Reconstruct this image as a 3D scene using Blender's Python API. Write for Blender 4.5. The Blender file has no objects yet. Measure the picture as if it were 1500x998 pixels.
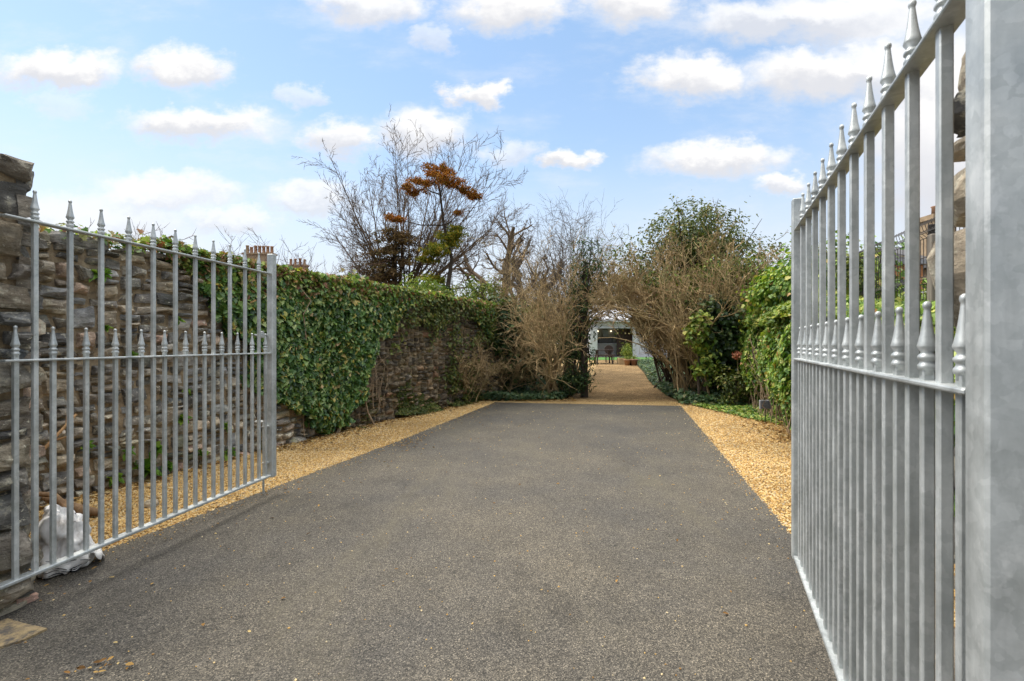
import bpy, math, random
import numpy as np
from collections import defaultdict
from mathutils import Vector, noise as mnoise

random.seed(7); rng = np.random.default_rng(7)
SC = bpy.context.scene
COL = SC.collection
R = math.radians

# ------------------------------------------------------------------ camera
H_EYE, F_PX, PX0, PY0 = 1.35, 700.0, 750.0, 504.0
cd = bpy.data.cameras.new('camera'); cam = bpy.data.objects.new('camera', cd); COL.objects.link(cam)
cam.location = (0, 0, H_EYE); cam.rotation_euler = (R(90), 0, 0)
cd.sensor_width = 36.0; cd.lens = F_PX / 1500 * 36.0; cd.shift_y = 5.0 / 1500
cd.clip_start = 0.05; cd.clip_end = 3000
cd.dof.use_dof = True; cd.dof.focus_distance = 3.6; cd.dof.aperture_fstop = 7.1
SC.camera = cam
# ------------------------------------------------------------------ light
SUN_EL, SUN_AZ = 56.0, -74.0      # azimuth measured from +Y towards +X
SUN_STR, SUN_ANG, SKY_STR, EXPOSURE = 3.5, 34.0, 0.15, 0.26
sd = bpy.data.lights.new('sun', 'SUN'); sun = bpy.data.objects.new('sun', sd); COL.objects.link(sun)
sd.energy = SUN_STR; sd.angle = R(SUN_ANG); sd.color = (1.0, 0.94, 0.85)
sv = Vector((math.sin(R(SUN_AZ)) * math.cos(R(SUN_EL)), math.cos(R(SUN_AZ)) * math.cos(R(SUN_EL)), math.sin(R(SUN_EL))))
sun.rotation_euler = sv.to_track_quat('Z', 'Y').to_euler(); sun.location = sv * 40
VS = SC.view_settings
SC.display_settings.display_device = 'sRGB'
VS.view_transform = 'Standard'; VS.look = 'None'; VS.exposure = EXPOSURE; VS.gamma = 1.0; VS.use_curve_mapping = False

def make_world():
    w = bpy.data.worlds.new('World'); SC.world = w; w.use_nodes = True
    nt = w.node_tree; N = nt.nodes; L = nt.links; N.clear()
    def nd(t, **k):
        n = N.new(t)
        for a, b in k.items(): setattr(n, a, b)
        return n
    def math_(op, a, b=None, c=None):
        n = nd('ShaderNodeMath', operation=op)
        for i, v in enumerate((a, b, c)):
            if v is None: continue
            if isinstance(v, (int, float)): n.inputs[i].default_value = v
            else: L.new(v, n.inputs[i])
        return n.outputs[0]
    def vm(op, a, b=None):
        n = nd('ShaderNodeVectorMath', operation=op)
        for i, v in enumerate((a, b)):
            if v is None: continue
            if isinstance(v, tuple): n.inputs[i].default_value = v
            else: L.new(v, n.inputs[i])
        return n
    def mixc(f, a, b):
        n = nd('ShaderNodeMix', data_type='RGBA')
        for i, v in ((0, f), (6, a), (7, b)):
            if isinstance(v, (int, float)): n.inputs[i].default_value = v
            elif isinstance(v, tuple): n.inputs[i].default_value = (*v, 1)
            else: L.new(v, n.inputs[i])
        return n.outputs[2]
    def mr(v, a, b, c=0.0, d=1.0):
        n = nd('ShaderNodeMapRange', interpolation_type='SMOOTHSTEP')
        L.new(v, n.inputs[0])
        for i, x in enumerate((a, b, c, d)): n.inputs[i + 1].default_value = x
        return n.outputs[0]
    sky = nd('ShaderNodeTexSky', sky_type='NISHITA', sun_disc=False)
    sky.sun_elevation = R(SUN_EL); sky.sun_rotation = R(SUN_AZ)
    sky.air_density = 1.0; sky.dust_density = 0.4; sky.ozone_density = 1.6
    tc = nd('ShaderNodeTexCoord'); sep = nd('ShaderNodeSeparateXYZ'); L.new(tc.outputs['Generated'], sep.inputs[0])
    x, y, z = sep.outputs
    # a bank of drifting cumulus, laid out by direction (tangent plane towards +Y)
    yy = math_('MAXIMUM', y, 0.12)
    cmb = nd('ShaderNodeCombineXYZ')
    L.new(math_('DIVIDE', x, yy), cmb.inputs[0]); L.new(math_('DIVIDE', z, yy), cmb.inputs[1])
    P = cmb.outputs[0]
    n1 = nd('ShaderNodeTexNoise'); n1.inputs['Scale'].default_value = 9; n1.inputs['Detail'].default_value = 7; n1.inputs['Roughness'].default_value = .66
    L.new(vm('MULTIPLY', P, (1, 1.7, 1)).outputs[0], n1.inputs['Vector'])
    off = vm('MULTIPLY', vm('SUBTRACT', n1.outputs['Color'], (.5, .5, .5)).outputs[0], (.21, .10, 0)).outputs[0]
    n2 = nd('ShaderNodeTexNoise'); n2.inputs['Scale'].default_value = 26; n2.inputs['Detail'].default_value = 5
    L.new(P, n2.inputs['Vector'])
    off2 = vm('MULTIPLY', vm('SUBTRACT', n2.outputs['Color'], (.5, .5, .5)).outputs[0], (.065, .045, 0)).outputs[0]
    PD = vm('ADD', vm('ADD', P, off).outputs[0], off2).outputs[0]
    clouds = [(85, 104, 118, 42, 1), (262, 100, 88, 44, 1), (292, 184, 140, 36, 1), (540, 8, 110, 42, .9), (745, 8, 112, 56, 1),
              (925, 4, 98, 52, 1), (1012, 112, 106, 46, 1), (1200, 112, 150, 56, 1), (1250, 24, 210, 66, .9), (700, 141, 52, 28, 1),
              (505, 206, 74, 40, .95), (622, 196, 82, 48, .95), (832, 238, 50, 22, 1), (1055, 233, 140, 34, 1), (1150, 271, 66, 22, .9),
              (745, 226, 60, 24, .6), (445, 138, 40, 24, .5), (640, 56, 44, 34, .5), (1120, 30, 140, 46, .85), (1310, 100, 150, 70, .9), (150, 320, 190, 60, .6), (90, 150, 60, 30, .35), (240, 284, 150, 40, .8),
              (450, 290, 80, 34, .75), (60, 330, 130, 60, .6), (1420, 200, 220, 260, 1), (340, 320, 90, 30, .7), (-220, 180, 160, 60, 1),
              (-420, 60, 180, 60, 1), (-300, 330, 200, 40, .8), (1750, 100, 220, 160, .9), (350, -160, 150, 60, 1), (900, -220, 190, 70, 1)]
    acc = None; sh = None
    for (cx, cy, rx, ry, s) in clouds:
        c = ((cx - PX0) / F_PX, (PY0 - cy) / F_PX, 0)
        q = vm('DIVIDE', vm('SUBTRACT', PD, c).outputs[0], (rx / F_PX, ry * .9 / F_PX, 1)).outputs[0]
        m = mr(vm('LENGTH', q).outputs[1], 1.06, .40, 0, s)
        d = math_('MULTIPLY', vm('DOT_PRODUCT', q, (0.15, 1, 0)).outputs[1], m)
        acc = m if acc is None else math_('MAXIMUM', acc, m)
        sh = d if sh is None else math_('ADD', sh, d)
    # behind and overhead: broken cloud from plain noise
    n3 = nd('ShaderNodeTexNoise'); n3.inputs['Scale'].default_value = 2.2; n3.inputs['Detail'].default_value = 8
    L.new(tc.outputs['Generated'], n3.inputs['Vector'])
    gen = mr(n3.outputs['Fac'], .44, .64)
    back = mr(y, .38, .15)
    acc = math_('MAXIMUM', math_('MULTIPLY', acc, math_('SUBTRACT', 1.0, back)), math_('MULTIPLY', gen, back))
    k = 1.0 / SKY_STR
    skyc = nd('ShaderNodeMix', data_type='RGBA', blend_type='MULTIPLY'); skyc.inputs[0].default_value = 1
    L.new(sky.outputs[0], skyc.inputs[6]); skyc.inputs[7].default_value = (1.95, 1.78, 1.60, 1)
    hz = mr(z, .40, .04)
    blue = mixc(mr(z, .10, .55), (.46 * k, .60 * k, .77 * k), (.29 * k, .47 * k, .73 * k))
    base = mixc(.6, skyc.outputs[2], blue)
    base = mixc(math_('MULTIPLY', hz, .85), base, (.70 * k, .72 * k, .76 * k))
    n4 = nd('ShaderNodeTexNoise'); n4.inputs['Scale'].default_value = 3.2; n4.inputs['Detail'].default_value = 9; n4.inputs['Roughness'].default_value = .62
    L.new(vm('MULTIPLY', P, (1, 2.6, 1)).outputs[0], n4.inputs['Vector'])
    base = mixc(mr(n4.outputs['Fac'], .46, .80, 0, .55), base, (.80 * k, .81 * k, .84 * k))
    cl = mixc(mr(sh, -.42, .25), (.66 * k, .67 * k, .71 * k), (.90 * k, .89 * k, .88 * k))
    cl = mixc(back, cl, (.50 * k, .50 * k, .51 * k))
    fin = mixc(acc, base, cl)
    # bright layer overhead, out of view, added to the sky as diffuse fill
    fin = mixc(mr(z, .64, .86), fin, (2.7 * k, 2.65 * k, 2.55 * k))
    bg = nd('ShaderNodeBackground'); bg.inputs[1].default_value = SKY_STR; L.new(fin, bg.inputs[0])
    out = nd('ShaderNodeOutputWorld'); L.new(bg.outputs[0], out.inputs[0])
make_world()

# ------------------------------------------------------------------ helpers
def gz(x, y):
    """garden ground: level drive, then a gentle rise towards the house"""
    return 0.42 * np.clip((np.asarray(y, float) - 11.5) / 22.0, 0, 1)
def gzf(x, y): return float(gz(x, y))
def at(px, py, Y): return ((px - PX0) / F_PX * Y, Y, H_EYE - (py - PY0) / F_PX * Y)
def pxof(P):
    P = np.asarray(P, float)
    return np.stack([PX0 + F_PX * P[..., 0] / P[..., 1], PY0 - F_PX * (P[..., 2] - H_EYE) / P[..., 1]], -1)
def inpoly(pt, poly):
    x, y = pt[:, 0], pt[:, 1]; c = np.zeros(len(pt), bool); n = len(poly); j = n - 1
    for i in range(n):
        xi, yi = poly[i]; xj, yj = poly[j]
        c ^= ((yi > y) != (yj > y)) & (x < (xj - xi) * (y - yi) / (yj - yi + 1e-9) + xi); j = i
    return c
def tag(o, label=None, cat=None, group=None, kind=None):
    if label: o['label'] = label
    if cat: o['category'] = cat
    if group: o['group'] = group
    if kind: o['kind'] = kind
    return o
def thing(name, label, cat, loc=(0, 0, 0), rz=0.0, group=None):
    o = bpy.data.objects.new(name, None); o.empty_display_size = .2; COL.objects.link(o)
    o.location = loc; o.rotation_euler = (0, 0, rz); return tag(o, label, cat, group)
def copy_tree(o, parent=None):
    c = o.copy(); COL.objects.link(c); c.parent = parent
    for ch in o.children: copy_tree(ch, c)
    return c

class MB:
    def __init__(s): s.V = []; s.F = []; s.n = 0; s.T = defaultdict(list)
    def add(s, v, f):
        v = np.asarray(v, float).reshape(-1, 3)
        s.V.append(v); s.F += [tuple(int(i) + s.n for i in q) for q in f]; s.n += len(v); return s
    def box(s, c, d, rz=0.0, bev=0.0):
        x, y, z = [t / 2 for t in d]
        b = min(bev, x * .9, y * .9, z * .9)
        if b <= 0:
            v = np.array([[i, j, k] for k in (-z, z) for j in (-y, y) for i in (-x, x)])
            f = [(0, 2, 3, 1), (4, 5, 7, 6), (0, 1, 5, 4), (2, 6, 7, 3), (0, 4, 6, 2), (1, 3, 7, 5)]
        else:
            def ring(X, Y, Z): 
                return [[-X + b, -Y, Z], [X - b, -Y, Z], [X, -Y + b, Z], [X, Y - b, Z], [X - b, Y, Z], [-X + b, Y, Z], [-X, Y - b, Z], [-X, -Y + b, Z]]
            v = ring(x - b * .7, y - b * .7, -z) + ring(x, y, -z + b) + ring(x, y, z - b) + ring(x - b * .7, y - b * .7, z)
            f = [tuple(range(7, -1, -1)), tuple(range(24, 32))]
            for a in range(3):
                for i in range(8):
                    j = (i + 1) % 8; f.append((a * 8 + i, a * 8 + j, a * 8 + 8 + j, a * 8 + 8 + i))
            v = np.array(v)
        c_, s_ = math.cos(rz), math.sin(rz)
        v = np.stack([v[:, 0] * c_ - v[:, 1] * s_, v[:, 0] * s_ + v[:, 1] * c_, v[:, 2]], 1) + np.asarray(c, float)
        return s.add(v, f)
    def tube(s, pts, rad, sides=5): s.T[(len(pts), sides)].append((pts, rad)); return s
    def lathe(s, c, prof, n=16, sq=2.0):
        """superellipse lathe: sq=2 round, larger is squarer"""
        v = []
        for r, z in prof:
            for i in range(n):
                a = 2 * math.pi * (i + .5) / n; ca, sa = math.cos(a), math.sin(a)
                k = (abs(ca) ** sq + abs(sa) ** sq) ** (-1 / sq)
                v.append((c[0] + r * k * ca, c[1] + r * k * sa, c[2] + z))
        f = [tuple(range(n - 1, -1, -1)), tuple(range((len(prof) - 1) * n, len(prof) * n))]
        for a in range(len(prof) - 1):
            for i in range(n):
                j = (i + 1) % n; f.append((a * n + i, a * n + j, a * n + n + j, a * n + n + i))
        return s.add(v, f)
    def flush(s):
        for (n, k), L in s.T.items():
            P = np.array([l[0] for l in L], float); Rr = np.array([l[1] for l in L], float)
            T = np.empty_like(P); T[:, 1:-1] = P[:, 2:] - P[:, :-2]; T[:, 0] = P[:, 1] - P[:, 0]; T[:, -1] = P[:, -1] - P[:, -2]
            T /= np.linalg.norm(T, axis=2, keepdims=True) + 1e-9
            D = P[:, -1] - P[:, 0]; ref = np.where((np.abs(D[:, 2]) < .75 * np.linalg.norm(D, axis=1))[:, None], [0, 0, 1.], [1., 0.05, 0])
            U = np.cross(T, ref[:, None, :]); U /= np.linalg.norm(U, axis=2, keepdims=True) + 1e-9
            W = np.cross(T, U)
            a = np.arange(k) * 2 * np.pi / k
            V = P[:, :, None, :] + Rr[:, :, None, None] * (np.cos(a)[None, None, :, None] * U[:, :, None, :] + np.sin(a)[None, None, :, None] * W[:, :, None, :])
            m = len(L); V = V.reshape(-1, 3)
            i = np.arange(k); j = (i + 1) % k
            q = []
            for r in range(n - 1): q.append(np.stack([r * k + i, r * k + j, (r + 1) * k + j, (r + 1) * k + i], 1))
            q = np.concatenate(q)
            Q = (q[None] + (np.arange(m) * n * k)[:, None, None]).reshape(-1, 4) + s.n
            s.V.append(V); s.n += len(V); s.F += [tuple(t) for t in Q.tolist()]
        s.T.clear()
    def build(s, name, m, parent=None, smooth=False, local=False):
        s.flush()
        V = np.concatenate(s.V) if s.V else np.zeros((0, 3))
        if parent is not None and not local:
            p = parent
            while p.parent is not None: p = p.parent
            V = V - np.array(p.location)
        return mesh_obj(name, V, s.F, m, parent, smooth)
def mesh_obj(name, V, F, m, parent=None, smooth=False):
    me = bpy.data.meshes.new(name)
    V = np.asarray(V, np.float32)
    me.vertices.add(len(V)); me.vertices.foreach_set('co', V.ravel())
    if isinstance(F, np.ndarray):
        ln = np.full(len(F), F.shape[1]); flat = F.ravel()
    else:
        ln = np.array([len(f) for f in F]); flat = np.fromiter((i for f in F for i in f), dtype=np.int32)
    st = np.concatenate([[0], np.cumsum(ln)[:-1]]).astype(np.int32)
    me.loops.add(len(flat)); me.loops.foreach_set('vertex_index', flat.astype(np.int32))
    me.polygons.add(len(ln)); me.polygons.foreach_set('loop_start', st)
    me.polygons.foreach_set('use_smooth', np.full(len(ln), bool(smooth)))
    me.update(calc_edges=True); me.validate()
    me.materials.append(m)
    o = bpy.data.objects.new(name, me); COL.objects.link(o)
    if parent is not None: o.parent = parent
    return o

# ------------------------------------------------------------------ materials
def lin(c): return tuple(c)
class NT:
    def __init__(s, name, rough=.8, spec=.3, metal=0.0):
        s.m = bpy.data.materials.new(name); s.m.use_nodes = True; s.nt = s.m.node_tree; s.N = s.nt.nodes; s.L = s.nt.links
        s.b = s.N['Principled BSDF']; s.b.inputs['Roughness'].default_value = rough
        s.b.inputs['Specular IOR Level'].default_value = spec; s.b.inputs['Metallic'].default_value = metal
        s.tc = s.N.new('ShaderNodeTexCoord'); s.geo = s.N.new('ShaderNodeNewGeometry')
    def P(s): return s.geo.outputs['Position']
    def noise(s, scale, detail=4, rough=.55, vec=None, stretch=None, w=0.0):
        n = s.N.new('ShaderNodeTexNoise'); n.inputs['Scale'].default_value = scale; n.inputs['Detail'].default_value = detail; n.inputs['Roughness'].default_value = rough
        v = vec if vec is not None else s.P()
        if stretch:
            mp = s.N.new('ShaderNodeMapping'); mp.inputs['Scale'].default_value = stretch; mp.inputs['Location'].default_value = (w, w * .7, w * .3); s.L.new(v, mp.inputs[0]); v = mp.outputs[0]
        s.L.new(v, n.inputs['Vector']); return n.outputs['Fac']
    def voro(s, scale, out='Color', feature='F1', rnd=1.0):
        n = s.N.new('ShaderNodeTexVoronoi'); n.feature = feature; n.inputs['Scale'].default_value = scale; n.inputs['Randomness'].default_value = rnd
        s.L.new(s.P(), n.inputs['Vector']); return n.outputs[out]
    def island(s): return s.geo.outputs['Random Per Island']
    def ramp(s, f, stops, interp='LINEAR'):
        n = s.N.new('ShaderNodeValToRGB'); n.color_ramp.interpolation = interp; e = n.color_ramp.elements
        while len(e) > 1: e.remove(e[-1])
        e[0].position = stops[0][0]; e[0].color = (*stops[0][1], 1) if isinstance(stops[0][1], tuple) else (*(stops[0][1],) * 3, 1)
        for p, c in stops[1:]:
            q = e.new(p); q.color = (*c, 1) if isinstance(c, tuple) else (c, c, c, 1)
        s.L.new(f, n.inputs[0]); return n.outputs[0]
    def mix(s, f, a, b, mode='MIX'):
        n = s.N.new('ShaderNodeMix'); n.data_type = 'RGBA'; n.blend_type = mode
        for i, v in ((0, f), (6, a), (7, b)):
            if isinstance(v, (int, float)): n.inputs[i].default_value = v
            elif isinstance(v, tuple): n.inputs[i].default_value = (*v, 1)
            else: s.L.new(v, n.inputs[i])
        return n.outputs[2]
    def math(s, op, a, b=0.0):
        n = s.N.new('ShaderNodeMath'); n.operation = op
        for i, v in enumerate((a, b)):
            if isinstance(v, (int, float)): n.inputs[i].default_value = v
            else: s.L.new(v, n.inputs[i])
        return n.outputs[0]
    def sepz(s):
        n = s.N.new('ShaderNodeSeparateXYZ'); s.L.new(s.P(), n.inputs[0]); return n.outputs
    def bump(s, h, strength=.4, dist=.01, prev=None):
        n = s.N.new('ShaderNodeBump'); n.inputs['Strength'].default_value = strength; n.inputs['Distance'].default_value = dist
        s.L.new(h, n.inputs['Height'])
        if prev is not None: s.L.new(prev, n.inputs['Normal'])
        s.L.new(n.outputs[0], s.b.inputs['Normal']); return n.outputs[0]
    def col(s, c):
        if isinstance(c, tuple): s.b.inputs['Base Color'].default_value = (*c, 1)
        else: s.L.new(c, s.b.inputs['Base Color'])
        return s
    def rough(s, v): s.L.new(v, s.b.inputs['Roughness']); return s

def m_plain(name, a, b, scale=8, rough=.8, bump=.2, bdist=.01, spec=.3, metal=0.0, stretch=None, island=0.0, detail=5):
    t = NT(name, rough, spec, metal); f = t.noise(scale, detail, .6, stretch=stretch)
    c = t.ramp(f, [(.3, a), (.7, b)])
    if island: c = t.mix(1.0, c, t.ramp(t.island(), [(0, 1 - island), (1, 1 + island)]), 'MULTIPLY')
    t.col(c); t.bump(f, bump, bdist); return t.m
def m_leaf(name, stops, rough=.45, spec=.4, transl=.25, patch=None):
    t = NT(name, rough, spec); c = t.ramp(t.island(), stops)
    n = t.noise(1.6, 3); c = t.mix(1.0, c, t.ramp(n, [(.3, (.72, .74, .66)), (.7, (1.2, 1.15, 1.0))]), 'MULTIPLY')
    t.col(c)
    tr = t.N.new('ShaderNodeBsdfTranslucent'); t.L.new(t.mix(1.0, c, (1.2, 1.25, .5), 'MULTIPLY'), tr.inputs[0])
    mx = t.N.new('ShaderNodeMixShader'); mx.inputs[0].default_value = transl
    t.L.new(t.b.outputs[0], mx.inputs[1]); t.L.new(tr.outputs[0], mx.inputs[2])
    t.L.new(mx.outputs[0], t.N['Material Output'].inputs[0]); return t.m

def m_galv():
    t = NT('galvanised_steel', .5, .5, .5)
    n0 = t.N.new('ShaderNodeTexNoise'); n0.inputs['Scale'].default_value = 30; n0.inputs['Detail'].default_value = 3; t.L.new(t.P(), n0.inputs['Vector'])
    ad = t.N.new('ShaderNodeVectorMath'); ad.operation = 'MULTIPLY_ADD'; t.L.new(n0.outputs['Color'], ad.inputs[0]); ad.inputs[1].default_value = (.035, .035, .035); t.L.new(t.P(), ad.inputs[2])
    vn = t.N.new('ShaderNodeTexVoronoi'); vn.inputs['Scale'].default_value = 60; t.L.new(ad.outputs[0], vn.inputs['Vector'])
    vg = t.N.new('ShaderNodeRGBToBW'); t.L.new(vn.outputs['Color'], vg.inputs[0])
    n = t.noise(7, 7, .7); st = t.noise(14, 5, .65, stretch=(1, 1, .12)); sp = t.noise(4.5, 6, .75, stretch=(1, 1, .8), w=5)
    f = t.math('ADD', t.math('MULTIPLY', vg.outputs[0], .15), t.math('ADD', t.math('MULTIPLY', n, .74), .065))
    c = t.ramp(f, [(.25, (.31, .335, .33)), (.5, (.47, .495, .49)), (.75, (.66, .68, .67))])
    c = t.mix(1.0, c, t.ramp(st, [(.3, .78), (.5, 1.0), (.72, 1.12)]), 'MULTIPLY')
    c = t.mix(t.ramp(sp, [(.58, 0.0), (.64, .42)]), c, (.76, .77, .76))
    c = t.mix(t.ramp(t.noise(6, 6, .75, stretch=(1, 1, .5), w=11), [(.61, 0.0), (.72, .45)]), c, (.24, .25, .25))
    t.col(c); t.rough(t.ramp(n, [(.3, .40), (.7, .66)])); t.bump(t.noise(70, 3), .15, .002); return t.m
def m_asphalt():
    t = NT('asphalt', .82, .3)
    big = t.noise(.5, 6, .65); mid = t.noise(2.6, 6, .7); fine = t.noise(140, 4, .75); sm = t.noise(38, 4, .7)
    v = t.voro(210, 'Color'); bw = t.N.new('ShaderNodeRGBToBW'); t.L.new(v, bw.inputs[0])
    f = t.math('ADD', t.math('MULTIPLY', bw.outputs[0], .5), t.math('MULTIPLY', fine, .5))
    c = t.ramp(f, [(.30, (.026, .0255, .0245)), (.5, (.078, .0735, .067)), (.64, (.140, .131, .118)), (.78, (.33, .30, .25))])
    c = t.mix(1.0, c, t.ramp(sm, [(.3, .84), (.7, 1.16)]), 'MULTIPLY')
    c = t.mix(1.0, c, t.ramp(big, [(.34, (.78, .79, .81)), (.66, (1.26, 1.19, 1.04))]), 'MULTIPLY')
    c = t.mix(1.0, c, t.ramp(mid, [(.3, .86), (.7, 1.14)]), 'MULTIPLY')
    st = t.noise(1.5, 7, .75, stretch=(1, .35, 1), w=4); c = t.mix(t.ramp(st, [(.54, 0.0), (.68, .45)]), c, (.12, .108, .078)); dk = t.noise(1.1, 7, .75, stretch=(1, .5, 1), w=13); c = t.mix(1.0, c, t.ramp(dk, [(.30, .66), (.44, 1.0)]), 'MULTIPLY')
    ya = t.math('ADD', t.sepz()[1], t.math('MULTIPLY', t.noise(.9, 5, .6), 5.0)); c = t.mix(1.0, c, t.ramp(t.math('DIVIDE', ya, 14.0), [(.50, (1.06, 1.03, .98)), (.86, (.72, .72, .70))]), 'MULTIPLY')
    t.col(c)
    d = t.voro(210, 'Distance'); b1 = t.bump(d, .6, .006); t.bump(fine, .5, .004, b1); return t.m
def m_gravel_sheet():
    t = NT('gravel_bed', .85, .2); v = t.voro(55, 'Color'); bw = t.N.new('ShaderNodeRGBToBW'); t.L.new(v, bw.inputs[0])
    c = t.ramp(bw.outputs[0], [(.1, (.18, .115, .05)), (.5, (.38, .26, .115)), (.85, (.52, .385, .19)), (1, (.60, .50, .32))])
    n = t.noise(1.1, 5, .6); c = t.mix(1.0, c, t.ramp(n, [(.35, (.72, .70, .64)), (.65, (1.1, 1.08, 1.05))]), 'MULTIPLY')
    t.col(c); t.bump(t.voro(55, 'Distance'), .9, .02); return t.m
def m_pebble():
    t = NT('gravel_stone', .75, .3)
    c = t.ramp(t.island(), [(0, (.22, .12, .042)), (.2, (.42, .25, .085)), (.5, (.57, .375, .14)), (.72, (.64, .455, .20)), (.9, (.68, .57, .37)), (.97, (.38, .34, .28)), (1, (.16, .10, .06))])
    n = t.noise(.9, 4, .6); c = t.mix(1.0, c, t.ramp(n, [(.35, (.78, .76, .70)), (.6, (1.08, 1.06, 1.0))]), 'MULTIPLY')
    t.col(c); return t.m
def m_soil():
    t = NT('soil', .95, .1); f = t.noise(14, 8, .7)
    c = t.ramp(f, [(.3, (.035, .026, .018)), (.55, (.085, .062, .038)), (.75, (.15, .105, .06))])
    c = t.mix(t.ramp(t.noise(.7, 5), [(.48, 0.0), (.6, .7)]), c, (.055, .075, .024)); t.col(c); t.bump(f, .9, .05); return t.m
def m_stone(name, dark=1.0, moss=.5, lich=.5, tint=(1, .99, .965)):
    t = NT(name, .88, .2); i = t.island()
    c = t.ramp(i, [(0, (.050, .050, .050)), (.18, (.105, .10, .092)), (.34, (.16, .135, .105)), (.48, (.075, .08, .085)), (.60, (.23, .195, .145)), (.72, (.12, .10, .08)), (.84, (.14, .145, .15)), (.93, (.25, .21, .16)), (1, (.26, .165, .13))], 'LINEAR')
    f = t.noise(9, 8, .68, stretch=(1, 1, 2.2)); c = t.mix(1.0, c, t.ramp(f, [(.28, .42), (.5, .95), (.72, 1.75)]), 'MULTIPLY')
    l = t.noise(6.5, 8, .75, stretch=(1, 1, 1), w=4.0); c = t.mix(t.ramp(l, [(.54, 0.0), (.64, lich)]), c, (.33, .31, .25)); l2 = t.noise(26, 5, .7, stretch=(1, 1, 1), w=2.0); c = t.mix(t.ramp(l2, [(.62, 0.0), (.68, lich)]), c, (.44, .42, .35)); l3 = t.noise(1.3, 4, .6, stretch=(1, 1, 1), w=7.0); c = t.mix(1.0, c, t.ramp(l3, [(.35, .7), (.65, 1.25)]), 'MULTIPLY')
    mo = t.noise(3.2, 6, .7, stretch=(1, 1, 1), w=9.0); z = t.sepz()[2]
    mm = t.math('MULTIPLY', t.ramp(mo, [(.5, 0.0), (.62, 1.0)]), t.ramp(z, [(0, moss), (.55, moss * .35), (1, moss * .25)]))
    c = t.mix(mm, c, (.085, .095, .022))
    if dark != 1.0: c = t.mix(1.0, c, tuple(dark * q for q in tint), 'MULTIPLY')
    t.col(c); b = t.bump(f, 1.0, .05); t.bump(t.noise(45, 6, .75), .7, .012, b); return t.m
def m_mortar(name, a, b):
    t = NT(name, .95, .1); f = t.noise(16, 8, .7); c = t.ramp(f, [(.3, a), (.7, b)])
    t.col(c); t.bump(f, .9, .03); return t.m
def m_bark(name, a, b, scale=14, isl=.25, green=0.0):
    t = NT(name, .9, .15); f = t.noise(scale, 6, .65, stretch=(1, 1, .3)); c = t.ramp(f, [(.3, a), (.7, b)])
    c = t.mix(1.0, c, t.ramp(t.island(), [(0, 1 - isl), (1, 1 + isl)]), 'MULTIPLY')
    if green: c = t.mix(t.ramp(t.noise(2.4, 5), [(.45, 0.0), (.62, green)]), c, (.10, .105, .035))
    t.col(c); t.bump(f, .5, .01); return t.m

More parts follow.
